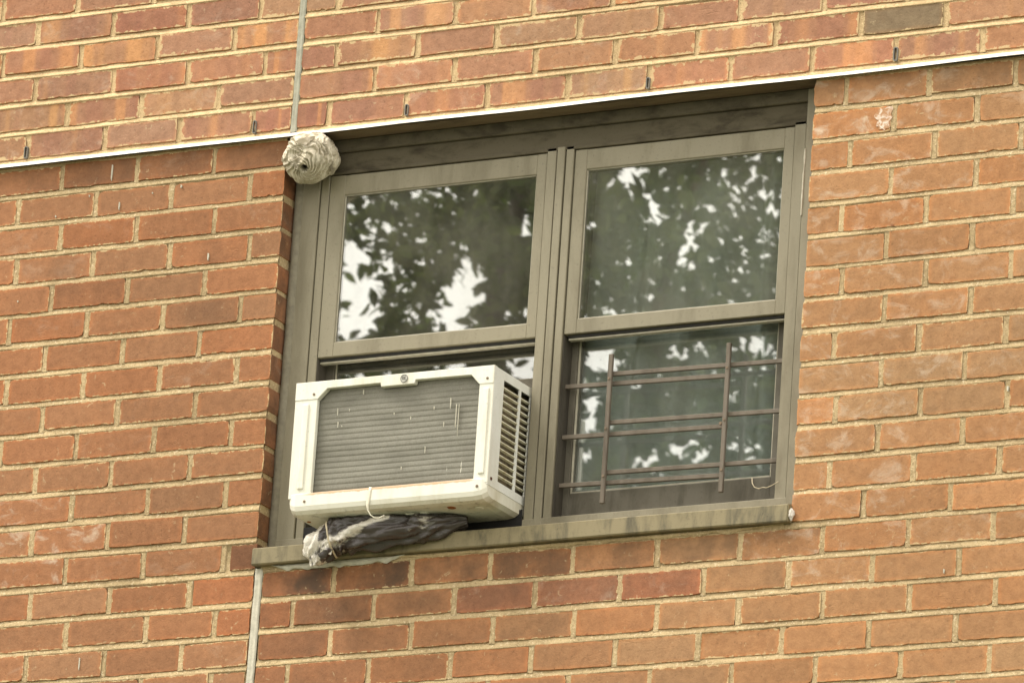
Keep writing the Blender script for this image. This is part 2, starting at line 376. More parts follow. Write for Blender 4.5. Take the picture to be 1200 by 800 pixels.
def fill(js, x0, x1):
    js = sorted(js)
    while js[0] - BX > x0 + .04: js.insert(0, js[0] - BX)
    while js[-1] + BX < x1 - .04: js.append(js[-1] + BX)
    return [j for j in js if x0 < j < x1]
def row(js, x0, x1, fn):
    ed = [x0] + js + [x1]
    for i in range(len(ed) - 1):
        a = ed[i] + (.0054 if i > 0 else 0); b = ed[i + 1] - (.0054 if i < len(ed) - 2 else 0)
        fn(a, b, i == len(ed) - 2, i == 0)
CL, CR = (.345, .157, .074), (.408, .208, .095)           # left of the window, right of it
CS = (.325, .138, .064)
bed_l, bed_r, bed_u = {}, {}, {}
JALL = []                                                 # (section, course, joints) for the mortar
for c in range(NLOW):
    zc = -(c + .5) * BZ; h = BZ - HJ
    # left of the window
    dz = ldz(c); js = fill(LJ[c], XL, JL); 
    def fl(a, b, last, first, c=c, dz=dz):
        if c >= 14 and last: b = min(b, -.014 + random.uniform(-.002, .001))
        col = vcol(CL, .05); st = .0
        if last and c in (14, 15): col = (.38, .150, .066)
        if last and c == 13: a += .014; col = (.20, .09, .045)
        if c == 14 and last: a += .004
        salt = .75 if (a < -.55 and c in (11, 12, 13)) else (.18 if random.random() < .18 else 0)
        if c == 0: st = .35  # top course darkened in colour as shade of the drip edge
        brick(a, b, -(c + .5) * BZ + dz, h, 0, col, 0, st if st else (.25 if random.random() < .08 else 0), salt)
    row(js, XL, JL, fl); JALL.append(('L', c, js))
    # right of the window, and the spandrel under the sill
    x0 = JR if c < 14 else .012
    js = fill(RJ[c], x0, XR)
    def fr(a, b, last, first, c=c):
        xm = (a + b) / 2; k = min(1, max(0, (xm - .1) / 1.2)); 
        col = vcol(tuple(CS[i] * (1 - k) + CR[i] * k for i in range(3)), .055)
        soot_shade = .0
        if c >= 14 and xm < 1.33: soot_shade = {14: .85, 15: .45, 16: .3}.get(c, .15) * (1 - .5 * k)
        salt = 0
        if xm > 1.28 and c < 16: salt = .55 if a < 1.53 else (.35 if random.random() < .3 else .06)
        if c == 1 and first: salt = 1.0
        if c == 15 and .6 < xm < 1.2: col = vcol((.335, .142, .074), .05); salt = .3
        if c == 0: soot_shade = .3  # drip-edge shade painted on the top course here too
        brick(a, b, -(c + .5) * BZ, h, 0, col, 0, soot_shade, salt)
    row(js, x0, XR, fr); JALL.append(('R', c, js))
CU1, CU2, CU3 = (.380, .186, .105), (.350, .166, .100), (.40, .208, .110)
for c in range(NUP):
    js = UJ[c]
    lft = fill([j for j in js if j < -.02], XL, -.004); rgt = fill([j for j in js if j > .03], .013, XR)
    def fu(a, b, last, first, c=c):
        base = random.choice((CU1, CU1, CU2, CU3)); xm = (a + b) / 2
        k = min(1, max(0, (xm + .8) / 2.6)); base = tuple(v * (1 + .12 * k) for v in base)
        col = vcol(base, .055)
        band = random.choice((0, .3, .9, 1.0, 1.0)); 
        if c == 1 and 1.43 < xm < 1.64: col = (.24, .165, .095); band = 0
        brick(a, b, UZ0 + (c + .5) * UB, UB - .0142, -.004, col, band, 0, .3 if random.random() < .35 else .05, smear=1.0)
    row(lft, XL, -.0035, fu); row(rgt, .0125, XR, fu)
    JALL.append(('UL', c, lft)); JALL.append(('UR', c, rgt))
# bricks beyond the picture's edge: one joined part
fb = bmesh.new()
for me, mw in far_bricks:
    t = me.copy(); t.transform(mw); fb.from_mesh(t); bpy.data.meshes.remove(t)
fm = bpy.data.meshes.new('bricks_beyond_frame'); fb.to_mesh(fm); fb.free(); fm.transform(Matrix.Translation(-WL))
fo = link('bricks_beyond_frame', fm, M['brick'], wall); fo.color = (.32, .14, .066, 1); fo['band'] = 0.; fo['soot_shade'] = 0.; fo['salt'] = .1; fo['smear'] = .0; fo['kind'] = 'stuff'

# --- mortar: a height field with a weathered profile in every bed joint
def heightfield(x0, x1, beds, y0, prof, hj, step=.0055, seed=0, mid=.0045):
    """beds: list of joint centres (top to bottom); returns verts, faces"""
    zs = []
    for i, b in enumerate(beds):
        for k, f in enumerate((-.64, -.52, -.3, -.08, .15, .36, .5, .60)): zs.append((b - f * hj, f))
        if i < len(beds) - 1: zs.append(((b + beds[i + 1]) / 2, 9))
    xs_ = np.linspace(x0, x1, max(2, int((x1 - x0) / step)))
    V = np.zeros((len(zs), len(xs_), 3))
    for i, (z, f) in enumerate(zs):
        for j, x in enumerate(xs_):
            nz = mnoise.noise(Vector((x * 23, z * 23, seed))) ; n2 = mnoise.noise(Vector((x * 120, z * 120, seed + 3)))
            d = mid if abs(f) > .55 else prof(f)
            V[i, j] = (x, y0 + d + nz * .0012 + n2 * .0009, z + mnoise.noise(Vector((x * 6, z * .5, seed + 9))) * .0015)
    nx = len(xs_); F = []
    for i in range(len(zs) - 1):
        for j in range(nx - 1):
            a = i * nx + j; F.append((a, a + nx, a + nx + 1, a + 1))
    return V.reshape(-1, 3), F
def low_prof(f):     # f from -.5 (top of the joint, tucked under the brick) to +.5 (bottom, washed out to the face)
    return .0038 - .0034 * min(1, max(0, (f + .5) * 1.25))
def up_prof(f):
    return .0054 - .0066 * min(1, max(0, (f + .5) * 1.15))
def head_joints(secs, zc, h, y0, w, rec, seed):
    """one strip of mortar per head joint, slightly hollow"""
    VV = []; FF = []; k = 0
    for c, js in secs:
        for x in js:
            for i in range(8):
                z = zc(c) - h / 2 - .002 + (h + .004) * i / 7
                for j, f in enumerate((-.62, -.5, -.2, .2, .5, .62)):
                    n_ = mnoise.noise(Vector((x * 90, z * 70, seed))) * .0009 + mnoise.noise(Vector((x * 30 + f, z * 25, seed + 4))) * .0006
                    VV.append((x + f * w, y0 + (.004 if abs(f) > .6 else rec * (1.0 if abs(f) < .3 else .55)) + n_, z))
            for i in range(7):
                for j in range(5): a = k + i * 6 + j; FF.append((a, a + 1, a + 7, a + 6))
            k += 48
    return np.array(VV), FF
def mortar_part(name, fields, mat):
    VV = []; FF = []; k = 0
    for V, F in fields:
        VV.append(V); FF += [tuple(i + k for i in f) for f in F]; k += len(V)
    me = bpy.data.meshes.new(name); me.from_pydata((np.concatenate(VV) - np.array(WL)).tolist(), [], FF)
    me.polygons.foreach_set('use_smooth', [True] * len(me.polygons))
    return link(name, me, mat, wall)
bl = [-c * BZ + (ldz(c) + ldz(max(0, c - 1))) / 2 for c in range(NLOW + 1)]
br = [-c * BZ for c in range(NLOW + 1)]
bu = [UZ0 + c * UB for c in range(NUP + 1)][::-1]
mortar_part('mortar', [heightfield(XL, JL - .003, bl, 0, low_prof, HJ, seed=1), heightfield(JR + .003, XR, br[:15], 0, low_prof, HJ, seed=2),
                       heightfield(.010, XR, br[14:], 0, low_prof, HJ, seed=3),
                       head_joints([(c, j) for k_, c, j in JALL if k_ == 'L'], lambda c: -(c + .5) * BZ + ldz(c), BZ - HJ, 0, .0125, .0018, 6),
                       head_joints([(c, j) for k_, c, j in JALL if k_ == 'R'], lambda c: -(c + .5) * BZ, BZ - HJ, 0, .0125, .0018, 7)], M['mortar'])
mortar_part('upper_mortar', [heightfield(XL, -.0035, bu, -.004, up_prof, .0150, seed=4), heightfield(.0125, XR, bu, -.004, up_prof, .0150, seed=5),
                       head_joints([(c, j) for k_, c, j in JALL if k_ in ('UL', 'UR')], lambda c: UZ0 + (c + .5) * UB, UB - .0142, -.004, .0135, .0034, 8)], M['mortar_up'])
# returns of the masonry into the opening (mortar behind the brick ends) and the solid wall behind
b = MB(); b.box(JL - .10, JL - .0035, .0085, .135, -14 * BZ, -.001, 0); b.build('mortar_return', M['mortar'], wall)
b = MB(); b.box(JR + .0035, JR + .10, .0085, .135, -14 * BZ, -.001, 0); b.build('mortar_return', M['mortar'], wall)
# facade beyond: real brick pattern from the material, too far outside the picture to pick apart
def mat_facade():
    t = NT('facade_brickwork'); tc = t.n('ShaderNodeTexCoord'); p = t.pos(); s_ = t.sep(p)
    cb = t.n('ShaderNodeCombineXYZ'); t.l(s_[0], cb.inputs[0]); t.l(s_[2], cb.inputs[1])
    bt = t.n('ShaderNodeTexBrick'); t.l(cb.outputs[0], bt.inputs[0]); bt.inputs['Scale'].default_value = 1
    bt.inputs['Color1'].default_value = (.31, .13, .06, 1); bt.inputs['Color2'].default_value = (.37, .17, .08, 1); bt.inputs['Mortar'].default_value = (.42, .33, .18, 1)
    bt.inputs['Mortar Size'].default_value = .0065; bt.inputs['Brick Width'].default_value = BX; bt.inputs['Row Height'].default_value = BZ
    t.bsdf(bt.outputs[0], .92, 0, t.bump(bt.outputs[1], -.5, .004), .2); return t.m
b = MB(); ZL = -NLOW * BZ; ZU = UZ0 + NUP * UB
b.box(-14, XL, .002, .3, GZ, 9, 0); b.box(XR, 14, .002, .3, GZ, 9, 0); b.box(XL, XR, .002, .3, GZ, ZL - .001, 0); b.box(XL, XR, .002, .3, ZU + .001, 9, 0)
b.build('facade', mat_facade(), wall)
b = MB(); b.box(XL, JL - .1, .02, .3, ZL, 0, 0); b.box(JR + .1, XR, .02, .3, ZL, 0, 0); b.box(JL - .1, JR + .1, .02, .3, ZL, -14 * BZ - .002, 0); b.box(XL, XR, .02, .3, .004, ZU, 0)
b.build('backup_wall', M['mortar'], wall)

# --- sealant in the movement joints
def bead(name, pts, w, depth, mat, parent, seed=0, ypro=0.):
    """vertical-ish strip of sealant with a slightly hollow ragged face; pts: (x, z) line, top to bottom"""
    b = MB(); rows = []
    L_ = []
    for k in range(len(pts) - 1):
        for i in range(14): f = i / 14; L_.append((pts[k][0] * (1 - f) + pts[k + 1][0] * f, pts[k][1] * (1 - f) + pts[k + 1][1] * f))
    L_.append(pts[-1])
    for x, z in L_:
        a = mnoise.noise(Vector((z * 40, seed, 1))) * .0016; c = mnoise.noise(Vector((z * 33, seed, 5))) * .0016; d = mnoise.noise(Vector((z * 25, seed, 8))) * .0015
        rows.append([b.bm.verts.new((x + f * w / 2 + (a if f < 0 else c), ypro + yy + d, z)) for f, yy in ((-1, .004), (-.8, .0), (-.25, depth), (.25, depth), (.8, .0), (1, .004))])
    for r1, r2 in zip(rows[:-1], rows[1:]):
        for i in range(5): b.bm.faces.new((r1[i], r1[i + 1], r2[i + 1], r2[i]))
    return b.build(name, mat, parent, smooth=True)
bead('sealant_joint', [(.0045, ZU), (.0045, .010)], .0165, .0025, M['caulk_grey'], wall, 1, -.0065)
bead('sealant_joint', [(.000, -1.027), (-.001, -1.1), (-.003, -1.3), (-.004, ZL)], .020, .003, M['caulk_pale'], wall, 2, -.001)

# --- drip edge flashing and its steel angle, weep vents
b = MB(); b.extrude_x([(.02, .0115), (.02, .0105), (-.012, .0060), (-.0172, .0022), (-.0188, -.0036), (-.0176, -.0040), (-.0162, .0012), (-.0115, .0050)][::-1], XL, XR, 160, .0022)
b.build('drip_edge', M['steel'], wall)
b = MB(); b.box(XL, XR, .0, .016, .0015, .0110, 0); b.build('bedding_strip', M['gasket'], wall)
for vx, vz in ((-.711, .032), (-.098, .032), (.299, .032), (.913, .032), (1.523, .035)):
    b = MB(); w, h_ = .0052 * random.uniform(.85, 1.1), .0150 * random.uniform(.82, 1.1)
    out = [(vx + w * math.copysign(abs(math.cos(t)) ** .6, math.cos(t)), vz + h_ * math.copysign(abs(math.sin(t)) ** .35, math.sin(t))) for t in [2 * math.pi * i / 20 for i in range(20)]]
    inn = [(vx + (x - vx) * .62, vz + (z - vz) * .86) for x, z in out]
    o1 = [b.bm.verts.new((x, -.0085, z)) for x, z in out]; o2 = [b.bm.verts.new((x, .01, z)) for x, z in out]
    i1 = [b.bm.verts.new((x, -.0085, z)) for x, z in inn]; i2 = [b.bm.verts.new((x, .01, z)) for x, z in inn]
    for i in range(20):
        j = (i + 1) % 20
        b.bm.faces.new((o1[i], o1[j], i1[j], i1[i])); b.bm.faces.new((o1[i], o2[i], o2[j], o1[j])); b.bm.faces.new((i1[i], i1[j], i2[j], i2[i]))
    wv = b.build('weep_vent', mat_plain('vent_plastic', (.16, .15, .13, 1), .5) if 'vent' not in M else M['vent'], wall, (vx, 0, vz)); M['vent'] = wv.data.materials[0]
    b = MB(); b.prism(inn, .004, .009); b.build('vent_hollow', M['dark'], wv)

# ------------------------------------------------------------------ the window
win = empty('twin_window', (.66, .05, -1.03), 'bronze metal twin double-hung window set in the brick wall', 'window')
F = M['frame']
b = MB(); b.box(-.012, 1.334, .0, .052, -.0016, .001, 0); b.build('steel_angle', M['angle'], win)          # underside seen from the street
b = MB(); b.box(.012, 1.31, .046, .13, -.032, -.002, .002); b.box(.012, 1.31, .056, .13, -.0825, -.032, .001); b.box(.012, 1.31, .050, .13, -.0845, -.0765, .001)
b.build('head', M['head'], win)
b = MB(); b.box(.008, .0545, .050, .14, -.99, -.03, .0015); b.box(.0565, .0775, .053, .14, -.99, -.0765, .0015); b.build('left_jamb', F, win)
b = MB(); b.box(1.2575, 1.286, .050, .14, -.99, -.0765, .0015); b.box(1.288, 1.335, .044, .14, -.99, -.003, .002); b.build('right_jamb', F, win)
b = MB()
for x0, x1, y in ((.639, .6625, .050), (.6625, .6655, .057), (.6655, .6845, .0475), (.6845, .6875, .057), (.6875, .7065, .050)): b.box(x0, x1, y, .14, -.985, -.0765, .0012)
b.build('mullion', F, win)
b = MB(); b.box(.008, 1.31, .0485, .15, -.9885, -.9475, .0012); b.build('bottom_member', F, win)
# sill nosing
b = MB(); b.extrude_x([(.049, -.968), (-.016, -.9835), (-.0205, -.9865), (-.0215, -1.0215), (-.019, -1.0245), (.004, -1.0235), (.004, -1.0195), (-.0165, -1.0205), (-.0165, -.990), (.049, -.9735)][::-1], -.0085, 1.326, 40, .0012)
sill = b.build('sill', M['sill'], win)
b = MB(); b.box(.004, 1.31, .0, .05, -1.031, -1.0, 0); b.build('sill_bed', M['mortar'], win)
b = MB(); b.prism([(1.3262, -.984), (1.3285, -.985), (1.3285, -1.024), (1.3262, -1.024)], -.019, .0); b.build('sill_end', M['sill'], win)
b = MB(); b.box(.081, .6375, .0462, .0482, -.972, -.925, .0006); b.build('under_ac_shade', M['dark'], win)  # dark strip added as the shadow below the air conditioner
# crumbled sealant under and beside the sill
def blob(name, c, r, sc, mat, parent, amp=.35, fr=60, seed=0):
    bm = bmesh.new(); bmesh.ops.create_icosphere(bm, subdivisions=3, radius=1)
    for v in bm.verts:
        n = 1 + amp * mnoise.noise(v.co * 1.7 + Vector((seed, 0, 0))) + amp * .5 * mnoise.noise(v.co * 4 + Vector((seed, 3, 0)))
        v.co = Vector(c) + Vector((v.co.x * sc[0], v.co.y * sc[1], v.co.z * sc[2])) * (r * n)
    q = MB(); q.bm.free(); q.bm = bm
    return q.build(name, mat, parent, c, smooth=True)
blob('sealant_lump', (1.333, -.014, -1.008), .008, (.75, .7, 1.5), mat_plain('old_white_sealant', (.62, .57, .50, 1), .8), win, .6, seed=4)
def rag_strip(name, x0, x1, zt, zb, y, mat, parent, seed, n=60, zslope=0):
    b = MB(); prev = None
    for k in range(n + 1):
        x = x0 + (x1 - x0) * k / n; a = mnoise.noise(Vector((x * 60, seed, 0))); c = mnoise.noise(Vector((x * 25, seed, 4)))
        fade = min(1, 8 * k / n, 8 * (n - k) / n)
        t_, bt = zt + a * .0012, zt + (zb - zt) * fade * (1 + .45 * c + .3 * a)
        cur = [b.bm.verts.new((x, y + .003, t_)), b.bm.verts.new((x, y - .001 + a * .0008, (t_ * .7 + bt * .3))), b.bm.verts.new((x, y - .0012 + c * .001, (t_ * .3 + bt * .7))), b.bm.verts.new((x, y + .003, bt))]
        if prev:
            for i in range(3): b.bm.faces.new((prev[i], cur[i], cur[i + 1], prev[i + 1]))
        prev = cur
    return b.build(name, mat, parent, smooth=True)
rag_strip('peeling_sealant', .035, .375, -1.0245, -1.0385, -.006, M['caulk_pale'], win, 2)
rag_strip('mortar_smear', .30, 1.31, -1.0245, -1.0345, -.004, M['mortar'], win, 7, 160)
bead('jamb_sealant', [(.001, -.075), (.001, -.5), (-.001, -.985)], .022, -.003, M['caulk_jamb'], win, 6, .047)
bead('peeled_sealant', [(1.2895, -.145), (1.2885, -.22), (1.2885, -.30)], .0042, -.001, M['caulk_pale'], win, 9, .0425)
# sashes
def sash(name, x0, x1, gx0, gx1, z1, gz1, gz0, z0, yf, yg, gmat, beadw=.0035, F=F):
    s_ = None
    b = MB()
    b.box(x0, gx0, yf, yf + .03, z0, z1, .0015); b.box(gx1, x1, yf + .0004, yf + .03, z0, z1, .0015)
    b.box(gx0 - .001, gx1 + .001, yf + .0008, yf + .0296, gz1, z1 - .0003, .0015); b.box(gx0 - .001, gx1 + .001, yf + .0008, yf + .0296, z0 + .0003, gz0, .0015)
    s_ = b.build(name, F, win, ((x0 + x1) / 2, yf, z0))
    b = MB(); b.box(gx0 - .002, gx1 + .002, yg, yg + .004, gz0 - .002, gz1 + .002, 0); b.build('glass_pane', gmat, s_)
    b = MB()
    w = beadw
    b.box(gx0 - .0003, gx0 + w, yg - .004, yg - .0005, gz0, gz1, .0006); b.box(gx1 - w, gx1 + .0003, yg - .004, yg - .0005, gz0, gz1, .0006)
    b.box(gx0 + w, gx1 - w, yg - .004, yg - .0005, gz1 - w, gz1 + .0003, .0006); b.box(gx0 + w, gx1 - w, yg - .004, yg - .0005, gz0 - .0003, gz0 + w, .0006)
    b.build('glazing_bead', M['bead'], s_)
    return s_
sash('upper_sash', .079, .6375, .118, .612, -.0855, -.134, -.487, -.521, .054, .0625, M['glass_up'], .0022)
sash('upper_sash', .7085, 1.2565, .739, 1.231, -.0855, -.134, -.487, -.521, .054, .0625, M['glass_up'], .0022)
sash('lower_sash', .0785, .6385, .100, .617, -.500, -.515, -.602, -.648, .098, .108, M['glass_low'], .003, M['sash_low'])
sash('lower_sash', .7075, 1.2565, .7235, 1.221, -.500, -.512, -.880, -.938, .098, .108, M['glass_low'], .0045, M['sash_low'])
for x0, x1 in ((.0785, .632), (.715, 1.2555)):
    b = MB(); b.box(x0, x1, .064, .080, -.5275, -.5215, .0008); b.build('weather_strip', M['gasket'], win)
    b = MB(); b.box(x0, x1, .066, .080, -.5325, -.5280, .0008); b.build('sash_lip', M['bead'], win)
for x0, x1, za in ((.0777, .0805, -.98), (.7068, .7098, -.946)):
    b = MB(); b.box(x0, x1, .056, .0975, za, -.522, .0005); b.build('jamb_shade_strip', M['recess_shade'], win)  # dark strips added to paint shade into the sash recesses
# filler between the air conditioner and the frame at the left foot of the opening
b = MB(); b.box(.092, .127, .085, .089, -.972, -.83, .001); b.build('side_curtain_strip', M['white_metal'], win)
b = MB(); b.box(.066, .125, .078, .084, -.9235, -.9165, .001); b.build('latch_bar', M['white_metal'], win)

# ------------------------------------------------------------------ room behind and curtains
room = MB()
room.box(-.6, 2.0, 2.6, 2.7, -2.0, .6, 0); room.box(-.7, -.6, .3, 2.7, -2.0, .6, 0); room.box(2.0, 2.1, .3, 2.7, -2.0, .6, 0)
room.box(-.7, 2.1, .3, 2.7, .6, .7, 0); room.box(-.7, 2.1, .3, 2.7, -2.1, -2.0, 0)
room.box(-.7, -.012, .3001, .32, -2.0, .6, 0); room.box(1.336, 2.1, .3001, .32, -2.0, .6, 0); room.box(-.012, 1.336, .3001, .32, -2.0, -1.0, 0); room.box(-.012, 1.336, .3001, .32, .0, .6, 0)
tag(room.build('room_walls', M['room']), kind='structure')
b = MB(); b.box(-.03, -.013, .135, .30, -1.03, 0, 0); b.box(1.336, 1.35, .135, .30, -1.03, 0, 0); b.box(-.013, 1.336, .135, .30, .001, .02, 0); b.box(-.013, 1.336, .15, .30, -1.03, -.985, 0)
b.build('inner_lining', M['room'], win)
def mat_curtain():
    t = NT('sheer_curtain'); p = t.pos(); n = t.noise(t.scl(p, (1, 1, .15)), 30, 3)
    d = t.n('ShaderNodeBsdfDiffuse'); t.l(t.mix(n, (.56, .60, .58, 1), (.86, .89, .86, 1)), d.inputs[0])
    tr = t.n('ShaderNodeBsdfTransparent'); mxs = t.n('ShaderNodeMixShader'); mxs.inputs[0].default_value = .86
    t.l(tr.outputs[0], mxs.inputs[1]); t.l(d.outputs[0], mxs.inputs[2]); t.l(mxs.outputs[0], t.out.inputs[0]); return t.m
M['curtain'] = mat_curtain()
def curtain(x0, x1, y, seed, label):
    b = MB(); rows = []; n = 150
    for z in np.linspace(-.02, -1.0, 14):
        r = []
        for k in range(n + 1):
            x = x0 + (x1 - x0) * k / n
            ph = x * 48 + 3.2 * mnoise.noise(Vector((x * 5, seed, z * .4)))
            r.append(b.bm.verts.new((x, y + .034 * math.sin(ph) + .022 * mnoise.noise(Vector((x * 11, seed, z))), z)))
        rows.append(r)
    for r1, r2 in zip(rows[:-1], rows[1:]):
        for i in range(n): b.bm.faces.new((r1[i], r1[i + 1], r2[i + 1], r2[i]))
    return tag(b.build('curtain', M['curtain'], None, ((x0 + x1) / 2, y, -1), smooth=True), label, 'curtain')
curtain(.715, 1.33, .175, 3, 'sheer pale curtain hanging in folds behind the right-hand panes')

# ------------------------------------------------------------------ window guard
wg = empty('window_guard', (.98, .072, -.93), 'brown metal window guard of crossing bars in the lower right window', 'window guard')
for x, zt, zb in ((.826, -.574, -.921), (1.118, -.574, -.918)):
    b = MB(); b.box(x - .0053, x + .0053, .062, .0705, zb, zt, .0012); b.build('upright_bar', M['bar'], wg, (x, .07, zb))
def hbar(xa, za, xb, zb_, y):
    b = MB(); A = Vector((xa, y, za)); B = Vector((xb, y, zb_)); d = (B - A).normalized(); n_ = Vector((-d.z, 0, d.x))
    b.obox((A + B) / 2, d, Vector((0, 1, 0)), n_, (B - A).length, .008, .0100, .001); b.build('cross_bar', M['bar'], wg, A)
for z0_, z1_ in ((-.637, -.645), (-.755, -.762), (-.867, -.875)): hbar(.706, z0_, 1.118, z1_, .079)
for z0_, z1_ in ((-.618, -.624), (-.731, -.739), (-.847, -.853)): hbar(.826, z0_, 1.257, z1_, .0752)
b = MB(); b.cyl((1.106, .071, -.757), (0, -1, 0), .0045, .003, 12, 1); b.build('screw', M['screw'], wg)
rv = None
for x, zz2 in ((.826, (-.627, -.747, -.860)), (1.118, (-.634, -.752, -.866))):
    for z in zz2:
        if rv is None:
            q = MB(); q.cyl((0, 0, 0), (0, -1, 0), .0034, .0022, 10, 1); ro = q.build('rivet', M['screw'], wg, wloc(wg) * 0 + wloc(wg)); rv = ro.data
            bpy.data.objects.remove(ro); q2 = Vector((0, 0, 0))
            for v in rv.vertices: v.co += wloc(wg)
        o = link('rivet', rv, None, wg); o.location = Vector((x + random.gauss(0, .0006), .0622, z + random.gauss(0, .003))) - wloc(wg)
# loose string caught by the guard
b = MB(); pts = [(1.196, .060, -.893), (1.199, .056, -.906), (1.207, .052, -.917), (1.219, .05, -.922), (1.229, .049, -.920), (1.238, .048, -.922), (1.252, .047, -.918), (1.268, .045, -.911)]
b.tube(pts, .0008, 6); tag(b.build('string', M['wire'], None, pts[0], smooth=True), 'thin pale string caught at the lower right corner of the window frame', 'string')

# ------------------------------------------------------------------ air conditioner
ac = empty('air_conditioner', (.38, 0, -.955), 'white boxy air conditioner sticking out of the lower left window', 'air conditioner')
AX0, AX1, AY, AZ1, AZ0 = .1265, .6305, -.112, -.6365, -.909
GX0, GX1, GZ1, GZ0 = .184, .594, -.6545, -.8985
Wm = M['white_metal']
def mat_case():
    t = NT('case_paint_rusted'); p = t.pos(); s_ = t.sep(p)
    n1 = t.noise(t.scl(p, (1, 1, .35)), 12, 5, .65); n2 = t.noise(p, 70, 5, .7)
    c = t.mix(t.ramp(n1, .45, .75), (.66, .645, .55, 1), (.52, .485, .36, 1))
    c = t.mix(t.ramp(n2, .64, .74, 0, .35), c, (.45, .37, .22, 1))
    # rust creeping along the upper lip of the drip tray
    f = t.math('ADD', t.ramp(s_[2], -.9085, -.9005), t.math('MULTIPLY', t.math('SUBTRACT', n2, .52), 1.5))
    inx = t.math('MULTIPLY', t.ramp(s_[0], .16, .195), t.ramp(s_[0], .606, .586)); iny = t.ramp(s_[1], -.101, -.109)
    c = t.mix(t.math('MULTIPLY', t.math('MULTIPLY', t.ramp(f, .35, .8), inx), t.math('MULTIPLY', iny, .62)), c, (.47, .20, .035, 1))
    # grime gathering on the underside edge at the right end
    gr = t.math('MULTIPLY', t.ramp(s_[2], -.936, -.947), t.ramp(t.noise(p, 38, 5, .7), .50, .70))
    c = t.mix(t.math('MULTIPLY', gr, .55), c, (.10, .085, .05, 1))
    t.bsdf(c, .42, 0, t.bump(n2, .2, .0006), .45); return t.m
Mc = mat_case()
# case shell (top, left side, back) and inner darkness
b = MB(); b.box(AX0 + .002, AX1 - .002, AY + .0012, .42, AZ1 - .004, AZ1 - .0008, .001); b.box(AX0 + .001, AX0 + .004, AY + .0012, .42, AZ0, AZ1 - .001, .001); b.box(AX0 + .004, AX1 - .004, .40, .42, AZ0, AZ1 - .004, 0)
b.build('case', Wm, ac)
# front bezel: top bar with tab, two posts with pressed ribs, corner gussets
b = MB()
tab0, tab1 = .345, .432
top = [(AX0, AZ1), (AX1, AZ1), (AX1, AZ1 - .042), (AX1 - .036, AZ1 - .042), (AX1 - .058, AZ1 - .0185), (tab1, AZ1 - .0175), (tab1 - .002, AZ1 - .0265), (tab0, AZ1 - .0265), (tab0 - .002, AZ1 - .0175),
       (GX0 + .024, AZ1 - .0185), (GX0, AZ1 - .042), (AX0, AZ1 - .042)]
b.prism(top, AY - .0015, AY + .012); bmesh.ops.recalc_face_normals(b.bm, faces=list(b.bm.faces))
bmesh.ops.bevel(b.bm, geom=[e for e in b.bm.edges if all(v.co.y < AY for v in e.verts)], offset=.0012, segments=1, affect='EDGES')
bez = b.build('front_bezel', Wm, ac)
for px0, px1, nm in ((AX0, GX0 - .0005, 'post'), (GX1 + .0005, AX1, 'post')):
    b = MB(); b.box(px0, px1, AY, AY + .012, AZ0 + .001, AZ1 - .0405, .0012); po = b.build(nm, Wm, ac, (px0, AY, AZ0))
    xc = px0 + (.030 if px0 < .2 else .019); b = MB(); b.box(xc - .0075, xc + .0075, AY - .0042, AY + .002, AZ0 + .022, AZ1 - .052, .0025, 2); b.build('pressed_rib', Wm, po)
# coil: tubes behind fine fins, as one ribbed panel
def mat_coil():
    t = NT('condenser_fins'); p = t.pos(); s_ = t.sep(p)
    fin = t.math('SINE', t.math('MULTIPLY', s_[0], 2600.))
    n1 = t.noise(t.scl(p, (1, 1, 1.6)), 16, 5, .6); n2 = t.noise(t.scl(p, (1, 1, .12)), 230, 3, .6); n3 = t.noise(p, 300, 3, .6)
    c = t.mix(t.ramp(n1, .35, .7), (.195, .187, .148, 1), (.155, .148, .116, 1)); c = t.mix(t.ramp(n3, .4, .7, 0, .45), c, (.11, .105, .08, 1))
    st = t.math('MULTIPLY', t.ramp(t.noise(t.scl(p, (1, 1, .09)), 95, 2, .45), .72, .76), t.ramp(t.noise(p, 17, 2), .52, .6))
    c = t.mix(t.math('MULTIPLY', st, .9), c, (.62, .60, .50, 1))
    t.bsdf(c, .55, .35, t.bump(t.math('ADD', fin, t.math('MULTIPLY', n2, 1.2)), .35, .0008), .4); return t.m
b = MB(); nr = 20; prof = []
zt, zb = GZ1 + .006, GZ0 - .006; N = nr * 8
cols = np.linspace(GX0 - .006, GX1 + .006, 30); grid = []
for i in range(N + 1):
    f = i / N; z = zt + (zb - zt) * f; ph = (f * nr) % 1
    y = AY + .0145 + 0.00025 * (math.cos(2 * math.pi * ph)) + (.0007 if ph > .84 else 0)
    grid.append([b.bm.verts.new((x, y + .0012 * mnoise.noise(Vector((x * 9, 0, z * 26))), z + .0022 * mnoise.noise(Vector((x * 5, 3, z * 7))))) for x in cols])
for r1, r2 in zip(grid[:-1], grid[1:]):
    for i in range(len(cols) - 1): b.bm.faces.new((r1[i], r1[i + 1], r2[i + 1], r2[i]))
b.build('condenser_coil', mat_coil(), ac, smooth=True)
b = MB()
for x, z, h_, w in ((.295, -.662, .012, .0022), (.232, -.700, .018, .0014), (.262, -.704, .006, .0016), (.235, -.732, .014, .0016), (.245, -.741, .004, .0014), (.519, -.700, .026, .0020), (.5345, -.716, .055, .0018), (.541, -.716, .075, .0012), (.478, -.716, .008, .002), (.377, -.722, .006, .0018), (.420, -.735, .008, .0012), (.462, -.808, .016, .0012), (.505, -.755, .012, .0014), (.405, -.850, .008, .0016)):
    b.prism([(x - w / 2, z), (x + w / 2, z - .001), (x + w * .6, z - h_ * .5), (x + w * .2, z - h_), (x - w * .3, z - h_ * .9)], AY + .0095, AY + .0115)
tag(b.build('dried_drips', M['caulk_pale'], ac), kind='stuff')
